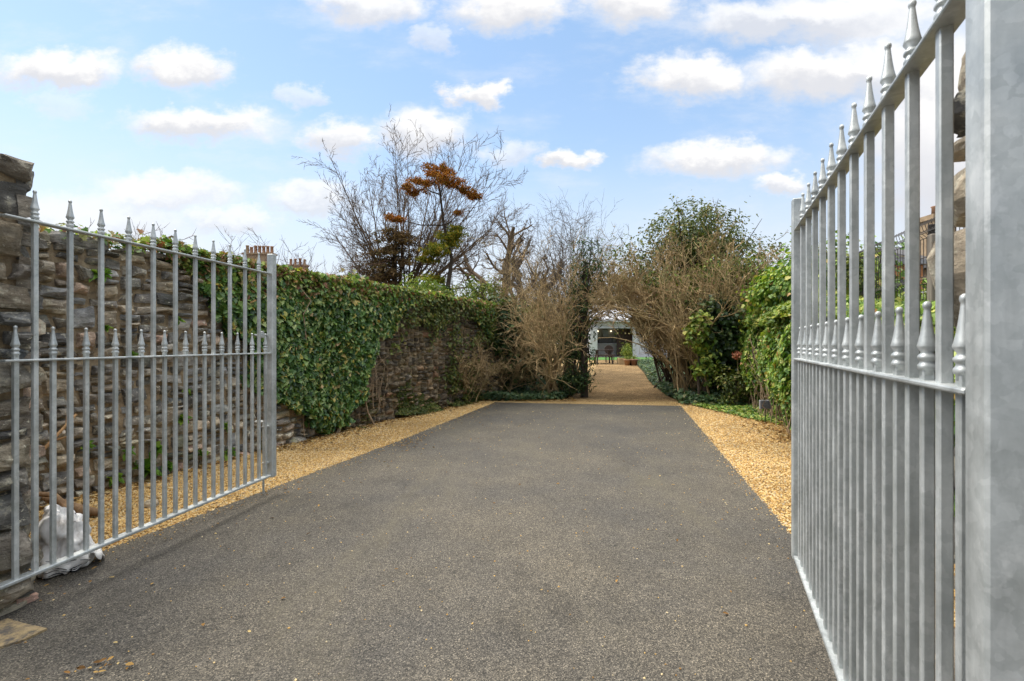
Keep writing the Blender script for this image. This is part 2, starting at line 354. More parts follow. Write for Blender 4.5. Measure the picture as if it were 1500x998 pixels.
G = dict(
    galv=m_galv(), asphalt=m_asphalt(), gravel=m_gravel_sheet(), pebble=m_pebble(), soil=m_soil(),
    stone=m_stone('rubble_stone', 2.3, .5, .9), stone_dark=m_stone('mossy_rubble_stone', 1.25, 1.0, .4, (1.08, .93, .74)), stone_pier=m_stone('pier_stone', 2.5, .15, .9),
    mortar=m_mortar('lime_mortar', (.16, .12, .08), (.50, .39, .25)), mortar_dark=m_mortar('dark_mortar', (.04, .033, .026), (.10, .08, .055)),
    ivy=m_leaf('ivy_leaf', [(0, (.025, .065, .018)), (.3, (.055, .14, .032)), (.55, (.12, .24, .055)), (.76, (.22, .34, .09)), (.9, (.38, .44, .18)), (.95, (.56, .50, .10)), (1, (.48, .28, .15))], .38, .5),
    ivy_dry=m_leaf('ivy_leaf_dry', [(0, (.09, .12, .03)), (.4, (.2, .2, .07)), (.65, (.32, .23, .12)), (.85, (.30, .14, .08)), (1, (.12, .04, .03))], .6),
    hedge=m_leaf('hedge_leaf', [(0, (.04, .10, .018)), (.35, (.11, .22, .035)), (.65, (.22, .34, .06)), (.86, (.37, .45, .11)), (.95, (.46, .44, .14)), (1, (.40, .18, .07))]),
    evergreen=m_leaf('evergreen_leaf', [(0, (.012, .030, .011)), (.5, (.028, .065, .02)), (.85, (.06, .11, .03)), (1, (.13, .17, .05))]),
    yellowgreen=m_leaf('yellow_green_leaf', [(0, (.07, .14, .02)), (.5, (.17, .26, .04)), (.85, (.32, .37, .07)), (1, (.46, .42, .10))]),
    olive=m_leaf('olive_leaf', [(0, (.04, .065, .016)), (.5, (.10, .14, .03)), (.85, (.19, .21, .05)), (1, (.24, .17, .07))]),
    leafmix=m_leaf('mixed_green_leaf', [(0, (.03, .065, .016)), (.4, (.09, .16, .03)), (.75, (.19, .27, .05)), (.92, (.33, .37, .08)), (1, (.34, .22, .09))]),
    cover=m_leaf('ground_cover_leaf', [(0, (.025, .055, .025)), (.5, (.06, .12, .055)), (.85, (.12, .19, .095)), (1, (.22, .22, .10))]),
    rust=m_leaf('rust_needle', [(0, (.13, .045, .012)), (.4, (.32, .115, .02)), (.75, (.44, .19, .035)), (1, (.22, .16, .04))], .7, .2, .15),
    needle=m_leaf('green_needle', [(0, (.05, .085, .015)), (.4, (.14, .18, .022)), (.75, (.30, .28, .035)), (1, (.48, .30, .04))], .7, .2, .2),
    brown_con=m_leaf('brown_needle', [(0, (.06, .038, .022)), (.5, (.15, .098, .055)), (.85, (.26, .175, .10)), (1, (.15, .15, .06))], .8, .1, .1),
    litter=m_leaf('fallen_leaf', [(0, (.10, .055, .025)), (.4, (.24, .13, .05)), (.75, (.38, .24, .09)), (1, (.50, .40, .22))], .8, .1, .1),
    bark=m_bark('grey_bark', (.075, .058, .045), (.19, .15, .115)), bark_warm=m_bark('warm_brown_bark', (.085, .060, .042), (.20, .145, .10)), bark_red=m_bark('red_twig', (.09, .055, .045), (.20, .125, .10)),
    bark_tan=m_bark('tan_twig', (.25, .17, .085), (.56, .41, .225), isl=.4, green=.5), bark_dark=m_bark('dark_bark', (.03, .023, .018), (.085, .065, .048)),
    bark_oak=m_bark('pollard_bark', (.10, .072, .05), (.24, .175, .12), green=.25), stem=m_bark('ivy_stem', (.20, .14, .085), (.40, .30, .2)),
    stick=m_bark('dry_stick', (.30, .17, .08), (.52, .33, .17)), log=m_bark('log_bark', (.12, .075, .045), (.36, .24, .14), 22),
    white=m_plain('white_render', (.50, .50, .51), (.62, .62, .62), 3, .7, .1), sack=None,
    sandstone=m_plain('sandstone', (.26, .19, .12), (.42, .31, .2), 6, .9, .5, .03), pot=m_plain('terracotta', (.30, .16, .09), (.44, .26, .16), 20, .8, .2),
    slate=m_plain('slate', (.07, .07, .075), (.14, .135, .135), 9, .7, .4), roof_red=m_plain('clay_tile', (.2, .11, .08), (.32, .19, .14), 12, .8, .5),
    pale_roof=m_plain('pale_roofing', (.56, .58, .62), (.68, .69, .72), 4, .6, .1), brick=m_plain('orange_brick', (.42, .17, .07), (.58, .27, .12), 20, .85, .4),
    wood=m_plain('weathered_wood', (.13, .11, .09), (.32, .28, .23), 10, .85, .5, .01, stretch=(1, 1, .12)), dark_wood=m_plain('dark_stained_wood', (.03, .02, .016), (.075, .05, .038), 12, .7, .3),
    tan_wood=m_plain('pale_timber', (.36, .24, .12), (.55, .40, .22), 9, .8, .3, stretch=(.2, 1, 1)), black=m_plain('black_glass', (.012, .012, .014), (.025, .025, .028), 5, .25, 0, spec=.5),
    wire=m_plain('dark_wire', (.035, .03, .028), (.07, .06, .055), 30, .6, .1, metal=.3), grass=m_plain('turf', (.045, .13, .025), (.09, .22, .045), 60, .9, .5),
    cabinet=m_plain('pale_cabinet', (.34, .31, .28), (.42, .39, .35), 3, .5, .05), slab=None, panel=m_plain('solar_panel', (.10, .11, .15), (.22, .23, .28), 40, .25, .05, spec=.6),
    grey_ext=m_plain('grey_plastic', (.25, .25, .26), (.33, .33, .34), 20, .5, .05), glass=m_plain('window_glass', (.03, .035, .04), (.06, .065, .07), 2, .1, 0, spec=.6),
    copper=m_plain('dark_door', (.05, .03, .022), (.12, .07, .05), 5, .5, .2),
    green_leaf_bright=m_leaf('fresh_weed_leaf', [(0, (.07, .16, .02)), (.5, (.14, .28, .04)), (1, (.28, .40, .08))], .5, .3, .3),
)
def lamp_mat():
    t = NT('warm_lamp', .5); t.col((.9, .85, .7)); t.b.inputs['Emission Color'].default_value = (1, .85, .6, 1); t.b.inputs['Emission Strength'].default_value = 2.0; return t.m
G['lamp'] = lamp_mat()
def path_mat():
    t = NT('trodden_gravel', .9, .15); v = t.voro(48, 'Color'); bw = t.N.new('ShaderNodeRGBToBW'); t.L.new(v, bw.inputs[0])
    c = t.ramp(bw.outputs[0], [(.1, (.10, .062, .03)), (.5, (.27, .18, .085)), (.85, (.40, .29, .15)), (1, (.50, .40, .25))])
    n = t.noise(1.3, 7, .72); c = t.mix(1.0, c, t.ramp(n, [(.36, (.60, .56, .50)), (.62, (1.1, 1.06, 1.0))]), 'MULTIPLY')
    sp = t.noise(7, 6, .8, stretch=(1, 1, 1), w=6); c = t.mix(t.ramp(sp, [(.58, 0.0), (.66, .75)]), c, (.075, .05, .03)); t.col(c); t.bump(t.voro(48, 'Distance'), .9, .02); return t.m
G['path'] = path_mat()
def sack_mat():
    t = NT('woven_white_sack', .6, .3); n = t.noise(5, 5)
    c = t.ramp(n, [(.3, (.74, .73, .72)), (.7, (.86, .85, .84))])
    c = t.mix(t.ramp(t.noise(4.2, 6, .7, stretch=(1, 1, 1), w=3), [(.58, 0.0), (.72, .65)]), c, (.36, .27, .19))
    w = t.N.new('ShaderNodeTexWave'); w.inputs['Scale'].default_value = 400; t.L.new(t.P(), w.inputs[0])
    t.col(c); t.bump(w.outputs[1], .15, .001); return t.m
G['sack'] = sack_mat()
def slab_mat():
    t = NT('worn_yellow_stone', .85, .2); n = t.noise(11, 8, .75)
    c = t.ramp(n, [(.40, (.10, .09, .08)), (.50, (.32, .24, .13)), (.7, (.44, .34, .2))]); c = t.mix(t.ramp(t.noise(30, 6, .7), [(.5, 0.0), (.62, .6)]), c, (.16, .13, .10)); t.col(c); t.bump(n, .8, .02); return t.m
G['slab'] = slab_mat()

# ------------------------------------------------------------------ leaves and branches
def tmpl(kind):
    if kind == 'ivy':
        o = [(0, 0), (-.12, .30), (.10, .36), (.22, .56), (.40, .33), (.62, .30), (1.0, 0)]
        z = [0, .06, .03, .10, .03, .06, -.10]
    elif kind == 'oval':
        o = [(0, 0), (.22, .22), (.55, .27), (.85, .13), (1.0, 0)]; z = [0, .05, .06, .02, -.08]
    elif kind == 'lance':
        o = [(0, 0), (.3, .10), (.7, .09), (1.0, 0)]; z = [0, .02, .02, -.1]
    else:  # needle
        o = [(0, 0), (.25, .05), (1.0, 0)]; z = [0, .01, 0]
    n = len(o)
    V = [(a, b, c) for (a, b), c in zip(o, z)] + [(a, -b, c) for (a, b), c in list(zip(o, z))[1:-1]]
    left = list(range(n)); right = [0] + list(range(n, 2 * n - 2)) + [n - 1]
    return np.array(V, float), [tuple(left[::-1]), tuple(right)]
def leaf_arrays(P, Nrm, size, kind, down=.8, jit=.5):
    """leaves at P with normals Nrm; down>0 lets the tips hang"""
    P = np.asarray(P, float); n = len(P); Nr = np.asarray(Nrm, float) + rng.normal(0, jit, (n, 3))
    Nr /= np.linalg.norm(Nr, axis=1, keepdims=True) + 1e-9
    D = rng.normal(0, 1, (n, 3)) * (1 - down * .6) + np.array([0, 0, -down * 1.5])
    D -= Nr * (D * Nr).sum(1, keepdims=True); D /= np.linalg.norm(D, axis=1, keepdims=True) + 1e-9
    B = np.cross(Nr, D); V, F = tmpl(kind); s = np.asarray(size, float)
    X = P[:, None, :] + s[:, None, None] * ((V[:, 0][None, :, None] - .4) * D[:, None, :] + V[:, 1][None, :, None] * B[:, None, :] + V[:, 2][None, :, None] * Nr[:, None, :])
    k = len(V); Fs = np.array(F)
    FF = (Fs[None] + (np.arange(n) * k)[:, None, None]).reshape(-1, Fs.shape[1])
    return X.reshape(-1, 3), FF
def leaf_obj(name, P, Nrm, size, kind, m, parent=None, down=.8, jit=.5):
    V, F = leaf_arrays(P, Nrm, size, kind, down, jit)
    if parent is not None: V = V - np.array(parent.location)
    return mesh_obj(name, V, F, m, parent)
def fbm(P, scale, seed=0.0):
    """cheap smooth noise from sums of sines, for clumping"""
    P = np.asarray(P, float) * scale; v = 0; a = 1.0
    r = np.random.default_rng(int(seed * 10) + 3)
    for o in range(4):
        A = r.normal(0, 1, (3, 3)); ph = r.uniform(0, 6.28, 3)
        v = v + a * np.sin(P @ A.T + ph).sum(-1) / 3; P = P * 1.9; a *= .6
    return v
def clumps(c, rad, nclump, per, cr, shell=.5, seed=0):
    """leaf positions: clumps spread through an ellipsoid, more towards its skin"""
    r = np.random.default_rng(seed); d = r.normal(0, 1, (nclump, 3)); d /= np.linalg.norm(d, axis=1, keepdims=True)
    q = d * (r.uniform(0, 1, (nclump, 1)) ** (shell)) * r.uniform(.8, 1.12, (nclump, 1))
    C = np.asarray(c) + q * np.asarray(rad)
    sc = r.uniform(.5, 1.5, (nclump, 1, 1))
    P = C[:, None, :] + r.normal(0, 1, (nclump, per, 3)) * cr * sc * np.array([1, 1, .75])
    Nn = (P - np.asarray(c)) / np.asarray(rad); Nn = Nn / (np.linalg.norm(Nn, axis=2, keepdims=True) + 1e-6) + np.array([0, 0, .5])
    return P.reshape(-1, 3), Nn.reshape(-1, 3)
def unit(v): n = math.sqrt(v[0] ** 2 + v[1] ** 2 + v[2] ** 2) + 1e-9; return (v[0] / n, v[1] / n, v[2] / n)
CLEAR = True      # the archway over the path is kept pruned
def grow(mb, p, d, length, r, lv, st, rs, tips=None):
    """one branch as a tube, and its side branches; st: per-level settings"""
    g = st[lv]; n = g.get('n', 5); pts = [p]; rad = [r]; cur = p; dd = d
    w = g.get('w', .15); up = g.get('up', .05); tr = g.get('tr', .3)
    dirs = [d]
    for i in range(1, n):
        bd_ = g.get('bend', (0, 0, 0)); dd = unit((dd[0] + rs.gauss(0, w) + bd_[0], dd[1] + rs.gauss(0, w), dd[2] + rs.gauss(0, w) + up + bd_[2]))
        s = length / (n - 1); cur = (cur[0] + dd[0] * s, cur[1] + dd[1] * s, cur[2] + dd[2] * s)
        pts.append(cur); dirs.append(dd); rad.append(r * (1 - (1 - tr) * i / (n - 1)))
    if CLEAR and any(11.2 < q[1] < 33 and .160 * q[1] < q[0] < .256 * q[1] and .25 < q[2] < 1.72 + .024 * (q[1] - 11) for q in pts): return
    mb[min(lv, len(mb) - 1)].tube(pts, rad, g.get('sides', 4))
    if lv + 1 >= len(st):
        if tips is not None: tips.append((pts[-1], dirs[-1])); 
        return
    c = g.get('c', 5); c = c if isinstance(c, int) else rs.randint(*c)
    a0 = g.get('from', .25)
    for k in range(c):
        t = a0 + (1 - a0) * (k + rs.random()) / c; t = min(t, .999) * (n - 1); i = int(t); f = t - i
        q = tuple(pts[i][j] * (1 - f) + pts[i + 1][j] * f for j in range(3)); bd = dirs[i + 1]
        ang = rs.gauss(g.get('ang', 40), g.get('angv', 10)); ang = R(ang)
        ax = unit((rs.gauss(0, 1), rs.gauss(0, 1), rs.gauss(0, 1)))
        dt = ax[0] * bd[0] + ax[1] * bd[1] + ax[2] * bd[2]; pe = unit((ax[0] - dt * bd[0], ax[1] - dt * bd[1], ax[2] - dt * bd[2]))
        nd = unit(tuple(bd[j] * math.cos(ang) + pe[j] * math.sin(ang) for j in range(3)))
        rr = (rad[i] * (1 - f) + rad[i + 1] * f) * g.get('rr', .6)
        grow(mb, q, nd, length * g.get('lr', .6) * rs.uniform(.65, 1.2) * (1 - .35 * t / (n - 1)), max(rr, g.get('rmin', .004)), lv + 1, st, rs, tips)
def bare(name, label, cat, loc, limbs, st, m, seed, group=None, trunk_h=.0, trunk_r=.1, tips=None, fan=False):
    """tree of several limbs: list of (direction, length, radius, start offset)"""
    rs = random.Random(seed); root = thing(name, label, cat, loc, 0, group)
    tb, bb = MB(), MB()
    if trunk_h > 0:
        tb.tube([(loc[0], loc[1], loc[2] - .1), (loc[0] + .03, loc[1], loc[2] + trunk_h * .5), (loc[0], loc[1], loc[2] + trunk_h)], [trunk_r * 1.3, trunk_r * 1.05, trunk_r], 9)
    for d, l, r, off in limbs:
        p = (loc[0] + off[0], loc[1] + off[1], loc[2] + off[2])
        grow([tb, bb], p, unit(d), l, r, 0, st, rs, tips)
    tb.build('trunk', m, root, True); bb.build('branches', m, root, True)
    return root

# ------------------------------------------------------------------ ground
def sheet(name, outline, m, z=0.0, kind='structure', follow=False):
    V = [(x, y, (gzf(x, y) if follow else 0.0) + z) for x, y in outline]
    o = mesh_obj(name, V, [tuple(range(len(V)))], m); return tag(o, kind=kind)
xs = np.concatenate([[-900, -300, -120, -50], np.arange(-24, 31, 1.5), [50, 120, 300, 900]])
ys = np.concatenate([[-300, -60, -20], np.arange(-6, 40, 1.25), [60, 120, 300, 1500]])
X, Y = np.meshgrid(xs, ys); Z = gz(X, Y)
nx = len(xs); idx = np.arange(len(ys) * nx).reshape(len(ys), nx)
tag(mesh_obj('ground', np.stack([X, Y, Z - .02], -1).reshape(-1, 3), np.stack([idx[:-1, :-1], idx[:-1, 1:], idx[1:, 1:], idx[1:, :-1]], -1).reshape(-1, 4), G['soil'], smooth=True), kind='structure')
# gravel bed: both borders of the drive and the area beyond it
def strip(name, rows, m, z, kind='structure'):
    V = []; F = []
    for i, (y, a, b) in enumerate(rows):
        for j in range(6):
            x = a + (b - a) * j / 5; V.append((x, y, gzf(x, y) + z))
    for i in range(len(rows) - 1):
        for j in range(5): F.append((i * 6 + j, i * 6 + j + 1, i * 6 + 7 + j, i * 6 + 6 + j))
    return tag(mesh_obj(name, V, F, m), kind=kind)
strip('gravel_border', [(1.7, -4.9, 3.0), (3, -4.5, 3.4), (5, -3.7, 3.9), (7.3, -2.85, 4.6), (9.5, -1.8, 5.2), (11.6, -.8, 5.0)], G['gravel'], 0.0)
PATH = [(11.2, 1.15, 3.95), (12, 1.45, 3.95), (13.5, 1.9, 4.15), (16, 2.6, 4.6), (20, 3.45, 5.5), (25, 4.4, 6.5), (30, 5.2, 8.2), (33, 4.6, 10.5)]
strip('gravel_path', PATH, G['path'], .006)
# the asphalt drive, with a slightly ragged edge
def ragged(a, b, n, amp, seed):
    r = random.Random(seed); out = []
    for i in range(n + 1):
        t = i / n; q = r.gauss(0, amp) if 0 < i < n else 0
        d = unit((b[0] - a[0], b[1] - a[1], 0)); out.append((a[0] + (b[0] - a[0]) * t - d[1] * q, a[1] + (b[1] - a[1]) * t + d[0] * q))
    return out
DL = [(-2.78, 2.75), (-2.25, 4.46), (-1.5, 6.9), (-.41, 11.0)]
DR = [(3.67, 10.35), (2.0, 3.45), (1.62, 2.0)]
out = [(-9, -8), (-9, -.5), (-3.35, 2.15)]
for a, b in zip(DL[:-1], DL[1:]): out += ragged(a, b, 40, .012, 3)[:-1]
out += ragged(DL[-1], DR[0], 40, .012, 4)[:-1]
for a, b in zip(DR[:-1], DR[1:]): out += ragged(a, b, 40, .006, 5)[:-1]
out += [(1.62, 2.0), (1.2, .9), (9, -3), (9, -8)]
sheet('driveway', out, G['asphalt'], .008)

# gravel stones scattered over the beds near enough to read as stones
def pebbles(name, P, s, m):
    n = len(P)
    ph = (1 + 5 ** .5) / 2
    B = np.array([(-1, ph, 0), (1, ph, 0), (-1, -ph, 0), (1, -ph, 0), (0, -1, ph), (0, 1, ph), (0, -1, -ph), (0, 1, -ph), (ph, 0, -1), (ph, 0, 1), (-ph, 0, -1), (-ph, 0, 1)]) / 1.9
    Fb = np.array([(0, 11, 5), (0, 5, 1), (0, 1, 7), (0, 7, 10), (0, 10, 11), (1, 5, 9), (5, 11, 4), (11, 10, 2), (10, 7, 6), (7, 1, 8), (3, 9, 4), (3, 4, 2), (3, 2, 6), (3, 6, 8), (3, 8, 9), (4, 9, 5), (2, 4, 11), (6, 2, 10), (8, 6, 7), (9, 8, 1)])
    sc = rng.uniform(.6, 1.25, (n, 1, 3)) * np.array([1, 1, .72]); V = (B[None] * (1 + rng.normal(0, .16, (n, 12, 1)))) * sc
    a = rng.uniform(0, 6.28, n); ca, sa = np.cos(a)[:, None], np.sin(a)[:, None]
    V = np.stack([V[..., 0] * ca - V[..., 1] * sa, V[..., 0] * sa + V[..., 1] * ca, V[..., 2]], -1) * s[:, None, None] + P[:, None, :]
    F = (Fb[None] + (np.arange(n) * 12)[:, None, None]).reshape(-1, 3)
    return tag(mesh_obj(name, V.reshape(-1, 3), F, m), kind='stuff')
def edge_x(side, y):
    pts = DL if side < 0 else DR[::-1]
    return np.interp(y, [p[1] for p in pts], [p[0] for p in pts])
WALL = [(-4.62, 2.02), (-3.72, 4.52), (-2.73, 7.27), (-.81, 11.4), (.75, 14.6)]
def wall_x(y): return np.interp(y, [p[1] for p in WALL], [p[0] for p in WALL])
def scatter_gravel():
    y = np.concatenate([rng.uniform(2.6, 6, 52000), rng.uniform(6, 11.2, 26000)]); t = rng.uniform(0, 1, len(y))
    a = wall_x(y) + .02; b = edge_x(-1, y) + .02; x = a + (b - a) * t
    y2 = rng.uniform(1.9, 6.2, 40000); y2 = np.concatenate([y2, rng.uniform(6.2, 11, 30000)]); a2 = edge_x(1, y2) - .015; b2 = 2.3 + .3 * y2 + .1; x2 = a2 + (b2 - a2) * rng.uniform(0, 1, len(y2))
    X = np.concatenate([x, x2]); Yy = np.concatenate([y, y2])
    # a few kicked onto the asphalt
    n = 800; ye = rng.uniform(2.6, 10.8, n); xe = np.where(rng.uniform(0, 1, n) < .55, edge_x(-1, ye) + np.abs(rng.normal(0, .12, n)), edge_x(1, ye) - np.abs(rng.normal(0, .08, n)))
    P = np.stack([np.concatenate([X, xe]), np.concatenate([Yy, ye]), np.zeros(len(X) + n) + .006], 1)
    s = rng.uniform(.0042, .0105, len(P)); P[len(X):, 2] = .011; s[len(X):] *= .7
    pebbles('gravel', P, s, G['pebble'])
scatter_gravel()

# ------------------------------------------------------------------ rubble masonry
def split_rect(x0, z0, x1, z1, rs, out, smin, asp):
    w, h = x1 - x0, z1 - z0
    if (w * h < smin * rs.uniform(.6, 2.6) and w < h * asp * 1.9) or h < .07:
        if w > h * asp * 1.6 and w > .25:
            m = x0 + w * rs.uniform(.38, .62); split_rect(x0, z0, m, z1, rs, out, smin, asp); split_rect(m, z0, x1, z1, rs, out, smin, asp); return
        out.append((x0, z0, x1, z1)); return
    if w > h * asp * rs.uniform(.7, 1.3): m = x0 + w * rs.uniform(.36, .64); split_rect(x0, z0, m, z1, rs, out, smin, asp); split_rect(m, z0, x1, z1, rs, out, smin, asp)
    else: m = z0 + h * rs.uniform(.36, .64); split_rect(x0, z0, x1, m, rs, out, smin, asp); split_rect(x0, m, x1, z1, rs, out, smin, asp)
def stones_on(mb, A, B, z0, z1, nrm, rs, smin=.05, asp=2.4, proud=.05, gap=.012, top=None):
    """irregular stones over the face from A to B (2-D points); nrm: outward 2-D normal"""
    A = np.array(A, float); B = np.array(B, float); Lw = np.linalg.norm(B - A); t = (B - A) / Lw; nrm = np.array(nrm, float)
    out = []; x = 0
    while x < Lw - .05:
        w = min(rs.uniform(1.2, 2.0), Lw - x); w = w if Lw - x - w > .4 else Lw - x
        split_rect(x, z0, x + w, z1, rs, out, smin, asp); x += w
    US = [0, .045, .17, .39, .62, .84, .955, 1]; VS_ = [0, .08, .26, .52, .76, .92, 1]; nu, nv = len(US), len(VS_)
    for (a, b, c, d) in out:
        if top is not None and d > top((a + c) / 2) + .02: continue
        g = gap * rs.uniform(.4, 1.8); a += g; b += g * .6; c -= g; d -= g * .6
        if c - a < .03 or d - b < .02: continue
        j = lambda s: rs.gauss(0, s)
        k = min(c - a, d - b)
        cor = [(a + j(.10 * k), b + j(.08 * k)), (c + j(.10 * k), b + j(.08 * k)), (c + j(.10 * k), d + j(.08 * k)), (a + j(.10 * k), d + j(.08 * k))]
        pr = proud * rs.uniform(.1, 1.1); off = rs.uniform(0, 50); tx, tz = rs.gauss(0, .22), rs.gauss(0, .30)
        V = []
        for iv in range(nv):
            for iu in range(nu):
                u, v = US[iu], VS_[iv]
                q = [cor[0][i] * (1 - u) * (1 - v) + cor[1][i] * u * (1 - v) + cor[2][i] * u * v + cor[3][i] * (1 - u) * v for i in (0, 1)]
                e = min(iu, nu - 1 - iu, iv, nv - 1 - iv)
                dep = -.05 if e < .5 else pr * (.45 if e < 1.5 else .85 if e < 2.5 else 1.0)
                if e >= .5:
                    dep += .03 * mnoise.noise(Vector((q[0] * 7 + off, q[1] * 9, off))) + .016 * mnoise.noise(Vector((q[0] * 19 + off, q[1] * 22, off))) + tx * (u - .5) * .1 + tz * (v - .5) * .08
                q[0] += .03 * mnoise.noise(Vector((q[0] * 6, q[1] * 6 + 3, 3.1))) + .012 * mnoise.noise(Vector((q[0] * 16, q[1] * 16 + off, 3.1))); q[1] += .04 * mnoise.noise(Vector((q[0] * 3.5 + 9, q[1] * 5, 1.7))) + .010 * mnoise.noise(Vector((q[0] * 16 + 9, q[1] * 16 + off, 1.7)))
                P = A + t * q[0] + nrm * dep; V.append((P[0], P[1], q[1]))
        F = [(i * nu + k2, i * nu + k2 + 1, (i + 1) * nu + k2 + 1, (i + 1) * nu + k2) for i in range(nv - 1) for k2 in range(nu - 1)]
        mb.add(V, F)
def rough_core(mb, poly, z0, z1fn, inset=0.0):
    n = len(poly); V = [(x, y, z0) for x, y in poly] + [(x, y, z1fn(i)) for i, (x, y) in enumerate(poly)]
    F = [tuple(range(n - 1, -1, -1)), tuple(range(n, 2 * n))] + [(i, (i + 1) % n, n + (i + 1) % n, n + i) for i in range(n)]
    mb.add(V, F)
def seg_norm(a, b):       # normal to the right of a->b
    d = unit((b[0] - a[0], b[1] - a[1], 0)); return (d[1], -d[0])
def garden_wall():
    root = thing('garden_wall', 'long old rubble stone wall half hidden by ivy along the golden gravel', 'stone wall', (WALL[1][0], WALL[1][1], 0))
    rs = random.Random(5); near, far, core = MB(), MB(), MB()
    for i in range(len(WALL) - 1):
        a, b = WALL[i], WALL[i + 1]; n = seg_norm(a, b)
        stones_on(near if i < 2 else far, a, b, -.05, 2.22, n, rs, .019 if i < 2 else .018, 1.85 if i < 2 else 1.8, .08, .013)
        q = .45
        rough_core(core, [(a[0] - n[0] * .012, a[1] - n[1] * .012), (b[0] - n[0] * .012, b[1] - n[1] * .012), (b[0] - n[0] * q, b[1] - n[1] * q), (a[0] - n[0] * q, a[1] - n[1] * q)], -.1, lambda k: 2.2 - .004 * i)
        # cap stones laid along the top
        L = math.hypot(b[0] - a[0], b[1] - a[1]); x = 0; d = unit((b[0] - a[0], b[1] - a[1], 0)); rz = math.atan2(d[1], d[0])
        while x < L - .1:
            w = rs.uniform(.2, .45); h = rs.uniform(.05, .12); m = x + w / 2; k = near if i < 2 else far
            V0 = MB(); V0.box((a[0] + d[0] * m - n[0] * .2, a[1] + d[1] * m - n[1] * .2, 2.2 + h / 2), (w - .02, rs.uniform(.42, .52), h), rz + rs.gauss(0, .04), .025)
            V = V0.V[0]; V = V + np.array([[mnoise.noise(Vector(p * 6)) * .025, mnoise.noise(Vector(p * 6 + np.array([5, 0, 0]))) * .025, mnoise.noise(Vector(p * 6 + np.array([0, 7, 0]))) * .03] for p in V])
            k.add(V, V0.F); x += w
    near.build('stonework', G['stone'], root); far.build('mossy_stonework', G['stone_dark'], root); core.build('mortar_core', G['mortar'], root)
garden_wall()
def pier(name, label, c0, ax, thick, length, h, seed, side):
    """c0: rear inner corner; ax: unit vector into the garden; side=-1 pier lies to the left of the opening"""
    ax = np.array(ax); st = np.array([ax[1], -ax[0]]) * side           # away from the opening
    A = np.array(c0); Bq = A - ax * thick; Cq = Bq + st * length; Dq = A + st * length
    rs = random.Random(seed); root = thing(name, label, 'stone pier', (float((A + Cq)[0] / 2), float((A + Cq)[1] / 2), 0))
    s, c = MB(), MB()
    ins = .02
    P = [A - ax * ins + st * ins, Bq + ax * ins + st * ins, Cq + ax * ins - st * ins, Dq - ax * ins - st * ins]
    if side > 0: P = P[::-1]
    rough_core(c, [tuple(p) for p in P], -.1, lambda i: h - .05)
    for a, b, n in ((A, Bq, -st), (Bq, Cq, -ax), (Cq, Dq, st), (Dq, A, ax)):
        stones_on(s, a, b, -.05, h, n, rs, .026, 1.6, .085, .006)
    for k in range(22):                                                  # ragged crowning stones
        u, v = rs.uniform(.1, .9), rs.uniform(.15, .85); p = A + st * length * u - ax * thick * v
        V0 = MB(); hh = rs.uniform(.06, .15); V0.box((p[0], p[1], h + hh / 2 - .04 + .12 * min(u, 1 - u) * 2 * rs.random()), (rs.uniform(.12, .30), rs.uniform(.1, .22), hh), rs.uniform(0, 3), .035)
        V = V0.V[0]; V = V + np.array([[mnoise.noise(Vector(q * 7)) * .04, mnoise.noise(Vector(q * 7 + np.array([5, 0, 0]))) * .04, mnoise.noise(Vector(q * 7 + np.array([0, 7, 0]))) * .03] for q in V]); s.add(V, V0.F)
    s.build('stonework', G['stone_pier'], root); c.build('mortar_core', G['mortar'], root)
    return root
AX = (.409, .9125)
pier('gate_pier', 'broken topped stone gate pier behind the gate with the white sack at its foot', (-2.49, 2.47), AX, .55, .8, 2.27, 11, -1)
pier('gate_pier', 'stone gate pier mostly hidden behind the thick hinge post of the nearest gate', (1.068, 1.11), AX, .55, .8, 2.6, 23, 1)
def front_wall(label, a, b, h, seed):
    rs = random.Random(seed); root = thing('street_wall', label, 'stone wall', (*a, 0)); s, c = MB(), MB(); n = seg_norm(a, b)
    stones_on(s, a, b, -.05, h, n, rs, .06, 2.2, .05); q = .4
    rough_core(c, [a, b, (b[0] - n[0] * q, b[1] - n[1] * q), (a[0] - n[0] * q, a[1] - n[1] * q)], -.1, lambda k: h - .02)
    s.build('stonework', G['stone'], root, True); c.build('mortar_core', G['mortar'], root)
front_wall('rubble street wall running off from the pier by the white sack', (-7.4, 4.25), (-3.42, 2.47), 2.2, 31)
front_wall('rubble street wall running off from the pier beside the nearest gate', (1.75, .25), (5.5, -1.45), 2.2, 32)

